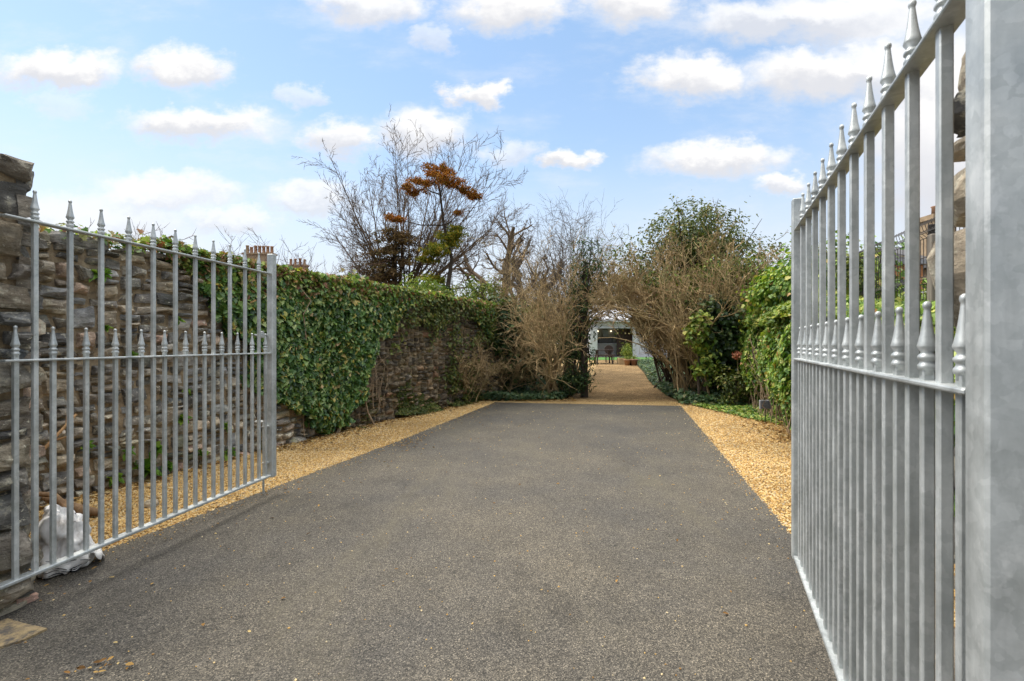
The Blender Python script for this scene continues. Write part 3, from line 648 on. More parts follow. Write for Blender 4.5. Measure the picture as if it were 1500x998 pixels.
# ------------------------------------------------------------------ the two gates
GL = 2.03
FIN = [(.0135, -.012), (.0135, -.002), (.0170, .000), (.0180, .004), (.0180, .009), (.0150, .012), (.0135, .017), (.0150, .020), (.0180, .023), (.0180, .028), (.0140, .032), (.0115, .036),
       (.0185, .047), (.0190, .050), (.0165, .059), (.0135, .073), (.0108, .090), (.0086, .107), (.0068, .122), (.0062, .128), (.0080, .131), (.0088, .136), (.0074, .141), (.0030, .1445)]
def gate(label, hinge, d, flip):
    root = thing('metal_gate', label, 'gate', (*hinge, 0), math.atan2(d[1], d[0]), 'galvanised entrance gates')
    m = G['galv']
    for x, w, z0, z1 in ((-.036, .070, .10, 2.42), (GL, .058, .165, 2.15)):
        MB().box((x, 0, (z0 + z1) / 2), (w, w, z1 - z0), 0, .005).build('stile', m, root, local=True)
    MB().box((GL / 2, 0, 1.972), (GL - .07, .05, .011), 0, .003).build('top_rail', m, root, local=True)
    MB().box((GL / 2, 0, 1.268), (GL - .07, .05, .011), 0, .003).build('middle_rail', m, root, local=True)
    MB().box((GL / 2 - .012, 0, .185), (GL - .05, .052, .018), 0, .004).build('bottom_rail', m, root, local=True)
    protos = {}
    for k in range(1, 24):
        tall = k % 2 == 0; x = GL - .0843 * k; top = 1.99 if tall else 1.296
        if tall not in protos:
            w = .0225 if tall else .0215
            b = MB().box((0, 0, (top + .19) / 2), (w, w, top - .19), 0, .0025).build('bar', m, root, local=True)
            f = MB().lathe((0, 0, top), [(r_ * .85, z_) for r_, z_ in FIN], 20, 3.4)
            fo = f.build('finial', m, b, True, local=True)
            hb = MB().tube([(0, -.0125, top - .03), (0, .0125, top - .03)], [.004, .004], 8); hb.build('fixing_hole', G['black'], fo, local=True) if not tall else None
            protos[tall] = b; b.location = (x, 0, 0)
        else:
            c = copy_tree(protos[tall], root); c.location = (x, 0, 0)
    bo = MB()
    y = .045 * flip
    bo.tube([(GL - .05, y, .03), (GL - .05, y, .34), (GL - .05, y, .64), (GL - .045, y, .66)], [.009] * 4, 8)
    bo.tube([(GL - .05, y, .66), (GL - .05, y + .05 * flip, .665), (GL - .05, y + .08 * flip, .66)], [.009, .009, .008], 8)
    for z in (.30, .62): bo.box((GL - .03, y * .6, z), (.075, .045, .012), 0, .002)
    bo.build('drop_bolt', m, root, local=True)
    la = MB(); la.box((GL - .055, .04 * flip, 1.425), (.15, .014, .03), 0, .003); la.box((GL - .075, .04 * flip, 1.432), (.02, .03, .06), 0, .003); la.tube([(GL - .12, .04 * flip, 1.425), (GL - .17, .045 * flip, 1.427)], [.008, .008], 8)
    la.build('latch', m, root, local=True)
    for z in (.45, 1.9):
        MB().tube([(-.05, .055 * flip, z - .05), (-.05, .055 * flip, z + .05)], [.02, .02], 10).build('hinge', m, root, local=True)
    return root
gate('galvanised spiked gate leaf with drop bolt standing open before the ivy wall', (-2.462, 2.265), (.155, .988), 1)
gate('nearest galvanised spiked gate leaf, swung open against the leafy hedge', (.778, .775), (.395, .919), -1)

# ------------------------------------------------------------------ ivy on the wall
def wall_points(n, seed):
    r = np.random.default_rng(seed); seg = np.array([math.dist(a, b) for a, b in zip(WALL[:-1], WALL[1:])]); cs = np.concatenate([[0], np.cumsum(seg)])
    s = r.uniform(0, cs[-1], n); i = np.clip(np.searchsorted(cs, s) - 1, 0, len(seg) - 1); f = (s - cs[i]) / seg[i]
    A = np.array(WALL)[i]; B = np.array(WALL)[i + 1]; P = A + (B - A) * f[:, None]; D = (B - A) / seg[i][:, None]
    return P, np.stack([D[:, 1], -D[:, 0]], 1), s
IVY = [(195, 372), (232, 380), (262, 392), (285, 425), (312, 452), (338, 485), (362, 540), (385, 575), (410, 590), (432, 612), (448, 634), (474, 645), (490, 628),
       (512, 606), (530, 570), (542, 530), (556, 492), (572, 474), (598, 446), (640, 440), (668, 446), (690, 456), (712, 490), (735, 520), (790, 525), (790, 330), (195, 250)]
def wall_ivy():
    root = thing('climbing_ivy', 'thick curtain of glossy dark ivy hanging over the old stone wall', 'ivy', (-2.9, 6.8, 0))
    P, Nn, s = wall_points(120000, 2); h = rng.uniform(.05, 2.36, len(P)); P3 = np.concatenate([P, h[:, None]], 1)
    base = P3.copy(); base[:, :2] += Nn * .07
    q = pxof(base); q += np.stack([fbm(P3, 4, 1) * 24, fbm(P3, 4, 2) * 22], 1) * (5 / P3[:, 1:2]) * np.interp(q[:, :1], [560, 620], [1, .5])
    k = inpoly(q, IVY) & (fbm(P3, 2.8, 3) + rng.normal(0, .5, len(P3)) > -1.05)
    P3, Nn, s = P3[k], Nn[k], s[k]
    P3, Nn, s = P3[:36000], Nn[:36000], s[:36000]
    b = .07 + .07 * (fbm(P3, 2.2, 5) + 1) * .7; off = b * rng.uniform(.25, 1.1, len(P3)) + .02
    P3[:, :2] += Nn * off[:, None]
    nr = np.concatenate([Nn, np.full((len(Nn), 1), .55)], 1)
    sz = rng.uniform(.05, .105, len(P3))
    dry = (P3[:, 2] > 2.05 + rng.normal(0, .12, len(P3)))
    leaf_obj('foliage', P3[~dry], nr[~dry], sz[~dry], 'ivy', G['ivy'], root, .8, .38)
    # thinner growth straggling over the far stretch
    Pg, Ng, sg = wall_points(60000, 33); hg = rng.uniform(.05, 2.25, len(Pg)); G3 = np.concatenate([Pg, hg[:, None]], 1); qg = pxof(G3)
    kg = (qg[:, 0] > 540) & (qg[:, 0] < 760) & (fbm(G3, 2.4, 12) + rng.normal(0, .35, len(Pg)) + (qg[:, 0] - 650) / 130 + (hg - 1.2) * .35 > .55); G3, Ng = G3[kg][:5500], Ng[kg][:5500]
    G3[:, :2] += Ng * rng.uniform(.06, .2, (len(G3), 1)); leaf_obj('thin_growth', G3, np.concatenate([Ng, np.full((len(Ng), 1), .5)], 1), rng.uniform(.03, .075, len(G3)), 'ivy', G['olive'], root, .7, .5)
    # fringe over the wall top
    Pt, Nt, st = wall_points(16000, 9); pq = pxof(np.concatenate([Pt, np.full((len(Pt), 1), 2.25)], 1))
    dens = np.interp(pq[:, 0], [40, 120, 200, 300, 700, 760], [.08, .16, .5, 1, 1, .6]); kk = rng.uniform(0, 1, len(Pt)) < dens; Pt, Nt = Pt[kk], Nt[kk]
    t = rng.uniform(-.5, .12, len(Pt)); z = 2.26 + .06 * fbm(np.concatenate([Pt, t[:, None]], 1), 2.3, 4) + .05 * fbm(np.concatenate([Pt, t[:, None]], 1), 6.5, 14) + rng.uniform(0, .09, len(Pt)) + .04 * rng.exponential(.4, len(Pt)) - np.clip(t, 0, 1) * .5
    Pf = np.concatenate([Pt + Nt * t[:, None], z[:, None]], 1); nf = np.concatenate([Nt * .3, np.ones((len(Nt), 1))], 1)
    Pd = np.concatenate([P3[dry], Pf]); nd_ = np.concatenate([nr[dry], nf]); m = rng.uniform(0, 1, len(Pd)) < .5
    leaf_obj('dry_fringe', Pd[m], nd_[m], rng.uniform(.04, .08, m.sum()), 'ivy', G['ivy_dry'], root, .5, .5)
    leaf_obj('foliage', Pd[~m], nd_[~m], rng.uniform(.04, .08, (~m).sum()), 'ivy', G['hedge'], root, .5, .5)
    # woody stems at the foot
    sb = MB(); rs = random.Random(4)
    def onwall(px, hgt, o=.06):
        yy = np.linspace(2.2, 14, 4000); xx = wall_x(yy); i = np.argmin(np.abs(PX0 + F_PX * xx / yy - px)); x, y = xx[i], yy[i]
        j = max(k for k in range(len(WALL) - 1) if WALL[k][1] <= y); n = seg_norm(WALL[j], WALL[j + 1]); return (x + n[0] * o, y + n[1] * o, hgt)
    sb.tube([onwall(484, -.02, .13), onwall(492, .16, .11), onwall(499, .36, .09), onwall(497, .62, .1), onwall(506, .95, .08)], [.032, .026, .022, .017, .012], 7)
    sb.tube([onwall(494, .22, .11), onwall(478, .36, .1), onwall(470, .55, .09), onwall(474, .8, .08)], [.017, .014, .012, .01], 6)
    sb.tube([onwall(540, .0, .12), onwall(532, .22, .1), onwall(528, .5, .08), onwall(520, .8, .08)], [.02, .016, .014, .01], 6)
    sb.tube([onwall(436, 1.4, .15), onwall(430, 1.75, .17), onwall(440, 1.95, .18), onwall(425, 2.12, .16)], [.008, .008, .007, .005], 5)
    for k in range(26):
        px = rs.uniform(430, 560); h0 = rs.uniform(.05, .5); p = [onwall(px + rs.gauss(0, 8) * i / 3, h0 + .22 * i + rs.gauss(0, .05), .05 + rs.uniform(0, .06)) for i in range(5)]
        sb.tube(p, [.006, .006, .005, .004, .003], 4)
    sb.build('woody_stem', G['stem'], root, True)
wall_ivy()
# weeds rooted in the wall
def weed(px, hgt, s, seed, label, o=.05):
    yy = np.linspace(2.2, 14, 4000); xx = wall_x(yy); i = np.argmin(np.abs(PX0 + F_PX * xx / yy - px)); x, y = float(xx[i]), float(yy[i])
    j = max(k for k in range(len(WALL) - 1) if WALL[k][1] <= y); n = seg_norm(WALL[j], WALL[j + 1]); loc = (x + n[0] * o, y + n[1] * o, hgt)
    r = np.random.default_rng(seed); k = int(r.integers(16, 28)); T, F = tmpl('oval'); VV = []; FF = []
    for q in range(k):
        d = np.array([n[0] * .7, n[1] * .7, .55]) + r.normal(0, .6, 3); d /= np.linalg.norm(d); up = np.array([n[0] * .4, n[1] * .4, 1.0]); b = np.cross(up, d); b /= np.linalg.norm(b) + 1e-6; u = np.cross(d, b)
        L = s * r.uniform(.9, 2.0); FF += [tuple(t + len(VV) * len(T) for t in f) for f in F]
        VV.append((T[:, :1] * d + T[:, 1:2] * b * 1.1 + T[:, 2:] * u * 1.5 - np.array([0, 0, .5]) * (T[:, :1] ** 2) * .6) * L)
    sb = MB().tube([(0, 0, -.02), (n[0] * .01, n[1] * .01, .012)], [.006, .008], 6)
    root = thing('wall_weed', label, 'weed', loc, 0, 'weeds growing from the rubble wall'); mesh_obj('foliage', np.concatenate(VV), FF, G['green_leaf_bright'], root); sb.build('stem', G['green_leaf_bright'], root, local=True)
for i, (px, hg, s_, lb) in enumerate([(163, .10, .05, 'green weed at the wall foot just right of the brown log'), (205, .12, .09, 'largest bright green weed at the foot of the bare rubble wall'), (222, .30, .06, 'leafy weed in a joint directly above the largest weed'),
        (240, .10, .05, 'small low weed right of the largest weed at the wall foot'), (262, .55, .055, 'star shaped weed knee high on the bare rubble wall'), (268, .85, .035, 'little weed in the joint above the star shaped weed'),
        (186, 1.25, .04, 'lone weed at eye level in the middle of the rubble wall'), (120, .45, .045, 'weed beside the leaning dry stick on the rubble wall'), (150, 1.5, .03, 'tiny weed high on the rubble wall nearest the pier'),
        (255, 1.6, .04, 'weed just below the ragged lower edge of the ivy'), (325, .40, .05, 'weed on the wall between the last gate bars and the ivy'), (330, .08, .06, 'spreading weed on the gravel edge behind the last gate bars'),
        (142, 1.98, .06, 'trailing weed near the top of the rubble wall'), (290, .14, .05, 'weed at the wall foot below the hanging ivy corner'), (182, .32, .045, 'weed in a joint between the log and the largest weed')]): weed(px, hg, s_, i, lb)
def moss_weeds():
    """low mossy growth along the far foot of the wall"""
    P, Nn, s = wall_points(60000, 12); h = np.abs(rng.normal(0, .28, len(P))); q = pxof(np.concatenate([P, h[:, None]], 1))
    k = (q[:, 0] > 500) & (q[:, 0] < 700) & (fbm(np.concatenate([P, h[:, None]], 1), 3, 2) > -.1); P, Nn, h = P[k][:9000], Nn[k][:9000], h[k][:9000]
    P3 = np.concatenate([P + Nn * (.03 + np.maximum(0, .18 - h) * rng.uniform(0, 1.3, len(h)))[:, None], h[:, None]], 1)
    o = leaf_obj('wall_foot_growth', P3, np.concatenate([Nn, np.ones((len(Nn), 1))], 1), rng.uniform(.02, .06, len(P3)), 'oval', G['olive'], None, .1, .6); tag(o, kind='stuff')
moss_weeds()

# ------------------------------------------------------------------ hedge on the right
def hx(y): return 2.24 + .3 * y
def ivy_hedge():
    root = thing('ivy_hedge', 'broad leafy green ivy hedge running behind the nearest gate to the solar light', 'hedge', (4.6, 7.0, 0))
    n = 68000; y = rng.uniform(2.2, 12.2, n); ht = np.interp(y, [4.4, 6.6], [1.66, 2.02]); h = rng.uniform(.02, 1.0, n) * ht; Q = np.stack([hx(y), y, h], 1)
    b = .16 * fbm(Q, 1.3, 6) + .08 * fbm(Q, 3.5, 7); prof = .28 * np.sin(np.clip(h / 2.0, 0, 1) * 3.0)
    off = b + prof; k = fbm(Q, 2.6, 8) + rng.normal(0, .5, n) > -.95
    P = np.stack([hx(y) - (off + rng.uniform(-.12, .05, n)) * .957, y + off * .287, h], 1)[k]
    leaf_obj('foliage', P, np.tile([-.957, .287, .55], (len(P), 1)), rng.uniform(.034, .078, len(P)), 'ivy', G['hedge'], root, .75, .42)
    n = 17000; y = rng.uniform(2.2, 12.2, n); t = rng.uniform(-.25, .7, n); z = np.interp(y, [4.4, 6.6], [1.58, 1.94]) + .10 * fbm(np.stack([y, t, y * 0], 1), 1.6, 3) + rng.uniform(-.08, .08, n) - .5 * np.clip(-t, 0, 1)
    P = np.stack([hx(y) + t, y, z], 1)
    leaf_obj('foliage', P, np.tile([-.4, -.2, 1.0], (n, 1)), rng.uniform(.05, .10, n), 'ivy', G['yellowgreen'], root, .3, .45)
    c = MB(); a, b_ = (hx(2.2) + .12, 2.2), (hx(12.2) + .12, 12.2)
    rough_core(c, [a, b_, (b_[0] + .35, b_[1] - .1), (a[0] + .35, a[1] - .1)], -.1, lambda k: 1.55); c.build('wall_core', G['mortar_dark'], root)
    sb = MB(); rs = random.Random(8)
    for k in range(120):
        yy = rs.uniform(3, 11); sb.tube([(hx(yy) - .1 - rs.uniform(0, .25), yy + rs.gauss(0, .1) * i, .03 + i * rs.uniform(.2, .5)) for i in range(4)], [.008, .007, .006, .004], 4)
    sb.build('woody_stem', G['stem'], root, True)
ivy_hedge()
def upper_bush():
    root = thing('laurel_bush', 'tall rounded green bush rising above the ivy hedge by the gate end', 'bush', (5.2, 8.2, 0))
    A, An = clumps((5.25, 8.4, 2.3), (.62, 1.9, .75), 260, 26, .13, .35, 4); B, Bn = clumps((6.3, 11.4, 2.3), (.75, 2.0, .9), 220, 26, .15, .35, 5)
    A = np.concatenate([A, B]); An = np.concatenate([An, Bn]); k = A[:, 2] > 1.4; A, An = A[k], An[k]
    leaf_obj('foliage', A, An, rng.uniform(.05, .11, len(A)), 'ivy', G['hedge'], root, .5, .5)
    sb = MB(); rs = random.Random(3)
    for i in range(40):
        x, y = rs.uniform(4.9, 5.8), rs.uniform(6.8, 10); sb.tube([(x, y, .2), (x + rs.gauss(0, .1), y, 1.2), (x + rs.gauss(0, .3), y + rs.gauss(0, .3), rs.uniform(1.8, 2.7))], [.02, .015, .006], 5)
    sb.build('stem', G['bark_dark'], root, True)
upper_bush()

# ------------------------------------------------------------------ trees
TREE = [dict(n=8, w=.06, up=.01, c=(9, 12), ang=30, lr=.5, rr=.5, sides=7, tr=.2, **{'from': .18}), dict(n=6, w=.10, up=.05, c=(6, 8), ang=34, lr=.55, rr=.6, sides=4, tr=.25, rmin=.008, **{'from': .12}),
        dict(n=4, w=.14, up=.05, c=(3, 5), ang=36, lr=.6, rr=.65, sides=3, rmin=.006, **{'from': .15}), dict(n=3, w=.15, up=.04, sides=3, tr=.4)]
rs0 = random.Random(21)
def big_tree():
    loc = (*at(590, 430, 17)[:2], gzf(0, 17)); limbs = []
    st = [dict(n=8, w=.032, up=.0, c=(12, 15), ang=30, angv=10, lr=.30, rr=.5, sides=6, tr=.12, **{'from': .22}), dict(n=6, w=.08, up=.03, c=(4, 6), ang=33, lr=.52, rr=.6, sides=4, tr=.25, rmin=.0075, **{'from': .15}),
          dict(n=5, w=.11, up=.03, c=(2, 4), ang=36, lr=.6, rr=.7, sides=3, rmin=.0065, **{'from': .2}), dict(n=4, w=.13, up=.02, sides=3, tr=.5)]
    for k in range(38):
        a = -58 + 112 * k / 37 + rs0.gauss(0, 3); l = float(np.interp(a, [-60, -45, -24, 0, 15, 38, 50], [2.3, 3.3, 5.2, 6.2, 6.3, 5.8, 4.9])) * rs0.uniform(.80, 1.0); dy = rs0.gauss(0, .22)
        limbs.append(((math.sin(R(a)), dy, math.cos(R(a))), l, rs0.uniform(.028, .05), (rs0.gauss(0, .15), rs0.gauss(0, .12), 2.0 + rs0.uniform(0, .9))))
    bare('bare_tree', 'large bare winter tree with many fanning stems behind the stone wall', 'tree', loc, limbs, st, G['bark_warm'], 31, None, 2.4, .2)
big_tree()
def pollard():
    loc = (*at(738, 430, 21)[:2], gzf(0, 21)); x = loc
    st = [dict(n=7, w=.16, up=.08, c=(4, 6), ang=48, lr=.55, rr=.72, sides=8, tr=.55, **{'from': .35}), dict(n=6, w=.22, up=.12, c=(5, 7), ang=50, lr=.5, rr=.55, sides=6, tr=.5, **{'from': .3}),
          dict(n=5, w=.22, up=.1, c=(5, 7), ang=48, lr=.55, rr=.45, sides=4, rmin=.011, **{'from': .2}), dict(n=4, w=.18, up=.08, c=(3, 4), ang=40, lr=.6, sides=3, rmin=.008, rr=.6), dict(n=3, w=.15, up=.05, sides=3, tr=.4)]
    limbs = [((-.6, .1, 1), 3.2, .12, (0, 0, 2.9)), ((.3, -.2, 1), 3.3, .13, (0, 0, 3.0)), ((-.1, .3, 1), 3.4, .12, (0, 0, 3.0)), ((.8, .1, .8), 2.8, .10, (0, 0, 2.8)), ((-1.1, -.1, .6), 2.8, .09, (0, 0, 2.6)), ((.15, .2, 1), 2.9, .09, (0, 0, 3.0))]
    bare('pollarded_tree', 'knobbly pollarded tree with thick twisted limbs beyond the wall', 'tree', loc, limbs, st, G['bark_oak'], 12, None, 3.2, .27)
    loc2 = (*at(772, 430, 20)[:2], gzf(0, 20))
    limbs = [((.1, .1, 1), 2.6, .15, (0, 0, 2.2)), ((.75, -.1, .7), 2.4, .14, (0, 0, 2.3)), ((-.3, .1, 1), 2.2, .10, (0, 0, 2.2))]
    bare('pollarded_tree', 'smaller forked stump like pollard leaning beside the knobbly pollarded tree', 'tree', loc2, limbs, st, G['bark_oak'], 17, None, 2.5, .2)
pollard()
TWIG = [dict(n=8, w=.14, up=.04, c=(8, 11), ang=38, angv=14, lr=.5, rr=.55, sides=5, tr=.25, **{'from': .2}), dict(n=6, w=.2, up=.06, c=(5, 7), ang=42, angv=14, lr=.55, rr=.6, sides=3, rmin=.0065, **{'from': .15}),
        dict(n=4, w=.17, up=.05, c=(3, 4), ang=38, lr=.6, rr=.65, sides=3, rmin=.0045, **{'from': .15}), dict(n=3, w=.15, up=.04, sides=3, tr=.4)]
def shrub(name, label, loc, n, spread, lng, rad, m, seed, st=TWIG, lean=(0, 0), base=.15, group=None, tips=None, cat='shrub'):
    rs = random.Random(seed); limbs = []
    for k in range(n):
        a = R(spread) * math.sqrt(rs.random()); p = rs.uniform(0, 6.283)
        limbs.append(((math.sin(a) * math.cos(p) + lean[0], math.sin(a) * math.sin(p) * .8 + lean[1], math.cos(a)), lng * rs.uniform(.7, 1.1), rad * rs.uniform(.6, 1.2), (rs.gauss(0, base), rs.gauss(0, base), 0)))
    return bare(name, label, cat, loc, limbs, st, m, seed + 100, group, tips=tips)
def fanshrub(px, py, Y, *a, **k): q = at(px, py, Y); return (q[0], Y, gzf(q[0], Y))
# mid ground bare shrubs left of the path
shrub('bare_shrub', 'bare many stemmed hazel shrub growing beside the end of the drive', fanshrub(815, 580, 12.2), 18, 52, 3.3, .036, G['bark_tan'], 41)
shrub('bare_tree', 'slender bare tree with upright twigs standing behind the hazel shrub', fanshrub(840, 560, 17), 18, 34, 5.2, .04, G['bark'], 42, cat='tree')
shrub('bare_tree', 'thin bare tree with fine twigs just right of the knobbly pollarded tree', fanshrub(800, 560, 19), 16, 36, 4.9, .034, G['bark'], 43, cat='tree')
shrub('bare_shrub', 'tangled tan twiggy shrub pressed against the mossy far end of the wall', (at(682, 560, 10.9)[0], 10.9, 0), 12, 50, 1.35, .012, G['bark_tan'], 44)
shrub('bare_shrub', 'low tangled brown shrub in the dark corner at the end of the wall', fanshrub(735, 575, 12.4), 14, 55, 1.5, .014, G['bark_tan'], 45)
shrub('bare_shrub', 'pale twiggy bush showing over the wall top beside the green bush', fanshrub(712, 560, 14.8), 20, 38, 2.9, .018, G['bark_tan'], 46)
shrub('bare_shrub', 'thin russet twigs rising over the ivy beside the two chimneys', (at(432, 400, 13)[0], 13, 0), 16, 40, 3.6, .022, G['bark_red'], 47)
shrub('bare_shrub', 'thin bare twigs crowding between the chimneys and the brown conifer', (at(492, 400, 14)[0], 14, 0), 16, 42, 3.0, .02, G['bark_red'], 48)
shrub('bare_tree', 'small reddish bare tree far left behind the uncovered stone wall', (at(140, 400, 9)[0], 9, 0), 12, 42, 3.1, .022, G['bark_red'], 49, cat='tree')
# the tan shrub arching over the path
def arch_shrub():
    loc = fanshrub(1050, 585, 12.0); rs = random.Random(77); limbs = []
    for k in range(44):
        a = rs.uniform(-.78, .55); limbs.append(((a, rs.gauss(0, .42), rs.uniform(.95, 1.2)), rs.uniform(2.6, 3.7), rs.uniform(.020, .036), (rs.gauss(-.1, .45), rs.gauss(0, .35), 0)))
    st = [dict(n=9, w=.085, up=.045, c=(9, 12), ang=32, angv=12, lr=.40, rr=.55, sides=5, tr=.25, **{'from': .25}), dict(n=6, w=.14, up=.13, c=(4, 6), ang=34, angv=12, lr=.6, rr=.65, sides=3, rmin=.009, **{'from': .12}), dict(n=5, w=.18, up=.10, c=(2, 3), ang=44, angv=14, lr=.62, rr=.7, sides=3, rmin=.0065), dict(n=4, w=.2, up=.05, sides=3, tr=.4)]
    t = bare('arching_shrub', 'big dense tan twiggy shrub arching over the gravel path', 'shrub', loc, limbs, st, G['bark_tan'], 78)
    # long limbs that rise and then bow over the path
    tb, bb = MB(), MB(); st2 = [dict(st[0])] + st[1:]; st2[0].update(n=10, bend=(-.17, 0, -.05), up=0, w=.07, c=(12, 15))
    for k in range(22):
        p = (loc[0] - rs.uniform(.1, .9), loc[1] + rs.gauss(.3, .5), loc[2])
        grow([tb, bb], p, unit((-.12 + rs.gauss(0, .12), rs.gauss(0, .15), 1)), rs.uniform(3.0, 4.1), rs.uniform(.02, .032), 0, st2, rs)
    A, An = [], []
    for c, rad, nc in (((.1, -.1, 1.7), (1.2, .5, 1.0), 150), ((.8, -.2, 1.1), (.8, .4, .9), 120), ((-.7, 0, 2.4), (1.1, .5, .6), 90), ((.2, 0, 2.9), (1.3, .5, .5), 90), ((1.0, -.2, 2.3), (.7, .5, .8), 150), ((.3, -.1, 3.2), (1.1, .5, .45), 90), ((-1.2, .2, 2.9), (.8, .5, .4), 60)):
        p_, n_ = clumps((loc[0] + c[0], loc[1] + c[1], loc[2] + c[2]), rad, nc, 15, .12, .6, 90 + nc); A.append(p_); An.append(n_)
    A = np.concatenate(A); An = np.concatenate(An); leaf_obj('leaf_growth', A, An, rng.uniform(.05, .10, len(A)), 'oval', G['leafmix'], t, .4, .6)
    tb.build('arching_limb', G['bark_tan'], t, True); bb.build('branches', G['bark_tan'], t, True)
    loc = fanshrub(990, 575, 14.0); limbs = []
    for k in range(34):
        a = rs.uniform(-.55, .8); limbs.append(((a, rs.gauss(0, .3), 1), rs.uniform(2.2, 3.2), rs.uniform(.016, .032), (rs.gauss(0, .35), rs.gauss(0, .3), 0)))
    bare('bare_shrub', 'dark bare stems arching beside the path under the big tan shrub', 'shrub', loc, limbs, st, G['bark_dark'], 79)
arch_shrub()
def bow_shrub():
    loc = fanshrub(838, 580, 13.2); rs = random.Random(91); root = thing('bowing_shrub', 'tan twiggy shrub bowing rightwards over the path beside the slim holly', 'shrub', loc); tb, bb = MB(), MB()
    st = [dict(n=10, w=.10, up=0, bend=(.13, 0, -.03), c=(11, 14), ang=38, angv=14, lr=.40, rr=.55, sides=5, tr=.25, **{'from': .3}), dict(n=6, w=.2, up=.06, c=(5, 7), ang=42, angv=14, lr=.6, rr=.65, sides=3, rmin=.008, **{'from': .12}),
          dict(n=5, w=.22, up=.05, c=(2, 3), ang=42, lr=.62, rr=.7, sides=3, rmin=.006), dict(n=4, w=.2, up=.05, sides=3, tr=.4)]
    for k in range(18):
        grow([tb, bb], (loc[0] + rs.gauss(0, .3), loc[1] + rs.gauss(0, .6), loc[2]), unit((rs.gauss(-.05, .18), rs.gauss(0, .2), 1)), rs.uniform(2.9, 3.9), rs.uniform(.018, .03), 0, st, rs)
    tb.build('arching_limb', G['bark_tan'], root, True); bb.build('branches', G['bark_tan'], root, True)
bow_shrub()
def leafy(name, label, cat, loc, blobs, m, kind, sz, seed, trunk=(.08, 2.0), bark='bark_dark', down=.4):
    root = thing(name, label, cat, loc); A = []; Nn = []
    for i, (c, rad, nc, per, cr) in enumerate(blobs):
        p, n = clumps((loc[0] + c[0], loc[1] + c[1], loc[2] + c[2]), rad, nc, per, cr, .4, seed + i); A.append(p); Nn.append(n)
    A = np.concatenate(A); Nn = np.concatenate(Nn); k = A[:, 2] > loc[2] + .03; A, Nn = A[k], Nn[k]
    leaf_obj('foliage', A, Nn, rng.uniform(*sz, len(A)), kind, G[m], root, down, .6)
    tb = MB(); rs = random.Random(seed)
    tb.tube([(loc[0], loc[1], loc[2] - .1), (loc[0] + rs.gauss(0, .03), loc[1], loc[2] + trunk[1] * .5), (loc[0] + rs.gauss(0, .05), loc[1], loc[2] + trunk[1])], [trunk[0] * 1.2, trunk[0], trunk[0] * .6], 8)
    tb.build('trunk', G[bark], root, True); lb = MB()
    for c, rad, nc, per, cr in blobs:
        for k in range(max(6, nc // 8)):
            t = np.array([rs.gauss(0, .5) * rad[0], rs.gauss(0, .5) * rad[1], rs.gauss(0, .5) * rad[2]]) + np.array(c) + np.array(loc); b = np.array(loc) + np.array([0, 0, rs.uniform(.3, .95) * trunk[1]])
            lb.tube([tuple(b), tuple(b * .5 + t * .5 + np.array([0, 0, .05])), tuple(t)], [trunk[0] * .28, trunk[0] * .2, .006], 4)
    lb.build('branches', G[bark], root, True); return root
# evergreen tree behind the tan shrub with its green top
lo = fanshrub(1012, 560, 13.3)
leafy('evergreen_tree', 'rounded olive green evergreen tree crowning behind the arching tan shrub', 'tree', lo, [((.1, 0, 4.15), (1.4, 1.2, 1.15), 330, 26, .14), ((-1.3, 0, 3.4), (1.2, .9, 1.2), 170, 13, .16), ((1.5, .2, 3.5), (1.3, .9, 1.1), 170, 13, .16), ((.2, .4, 2.4), (2.1, .8, 1.5), 280, 24, .17)], 'olive', 'oval', (.05, .11), 61, (.12, 3.8))
lo2 = fanshrub(1085, 560, 14)
shrub('bare_tree', 'bare russet twigged tree leaning out right of the olive evergreen', fanshrub(1085, 560, 14), 12, 36, 3.3, .034, G['bark_red'], 62, cat='tree', lean=(.25, 0))
# ivy wrapped stems inside the tan shrub
lo3 = fanshrub(1035, 590, 11.5)
leafy('ivy_bush', 'dark ivy covered stump among the stems of the arching shrub', 'bush', lo3, [((.05, -.5, 1.6), (.42, .3, .9), 170, 24, .09), ((.5, -.2, .9), (.6, .4, .8), 140, 22, .09)], 'evergreen', 'ivy', (.06, .12), 63, (.07, 2.0))
leafy('ivy_bush', 'bright yellow green clump of ivy in front of the dark ivy stump', 'bush', (at(1025, 500, 10.8)[0], 10.8, 0), [((0, 0, 1.6), (.26, .16, .48), 60, 22, .07), ((.15, 0, .9), (.25, .15, .5), 26, 16, .08)], 'yellowgreen', 'ivy', (.06, .11), 64, (.03, 1.4))
# ivy clad pole tree left of the path
lo4 = fanshrub(856, 582, 12.0)
leafy('holly_tree', 'slim dark holly with a straight trunk at the path edge', 'tree', lo4, [((-.05, 0, 2.0), (.3, .3, .9), 60, 14, .10), ((.05, 0, 3.2), (.55, .4, 1.0), 70, 10, .13), ((-.35, 0, 1.3), (.3, .3, .5), 40, 16, .09), ((-.25, -.1, .45), (.45, .35, .3), 60, 16, .08), ((.1, 0, .9), (.3, .2, .4), 18, 8, .08)], 'evergreen', 'lance', (.09, .16), 65, (.085, 3.4))
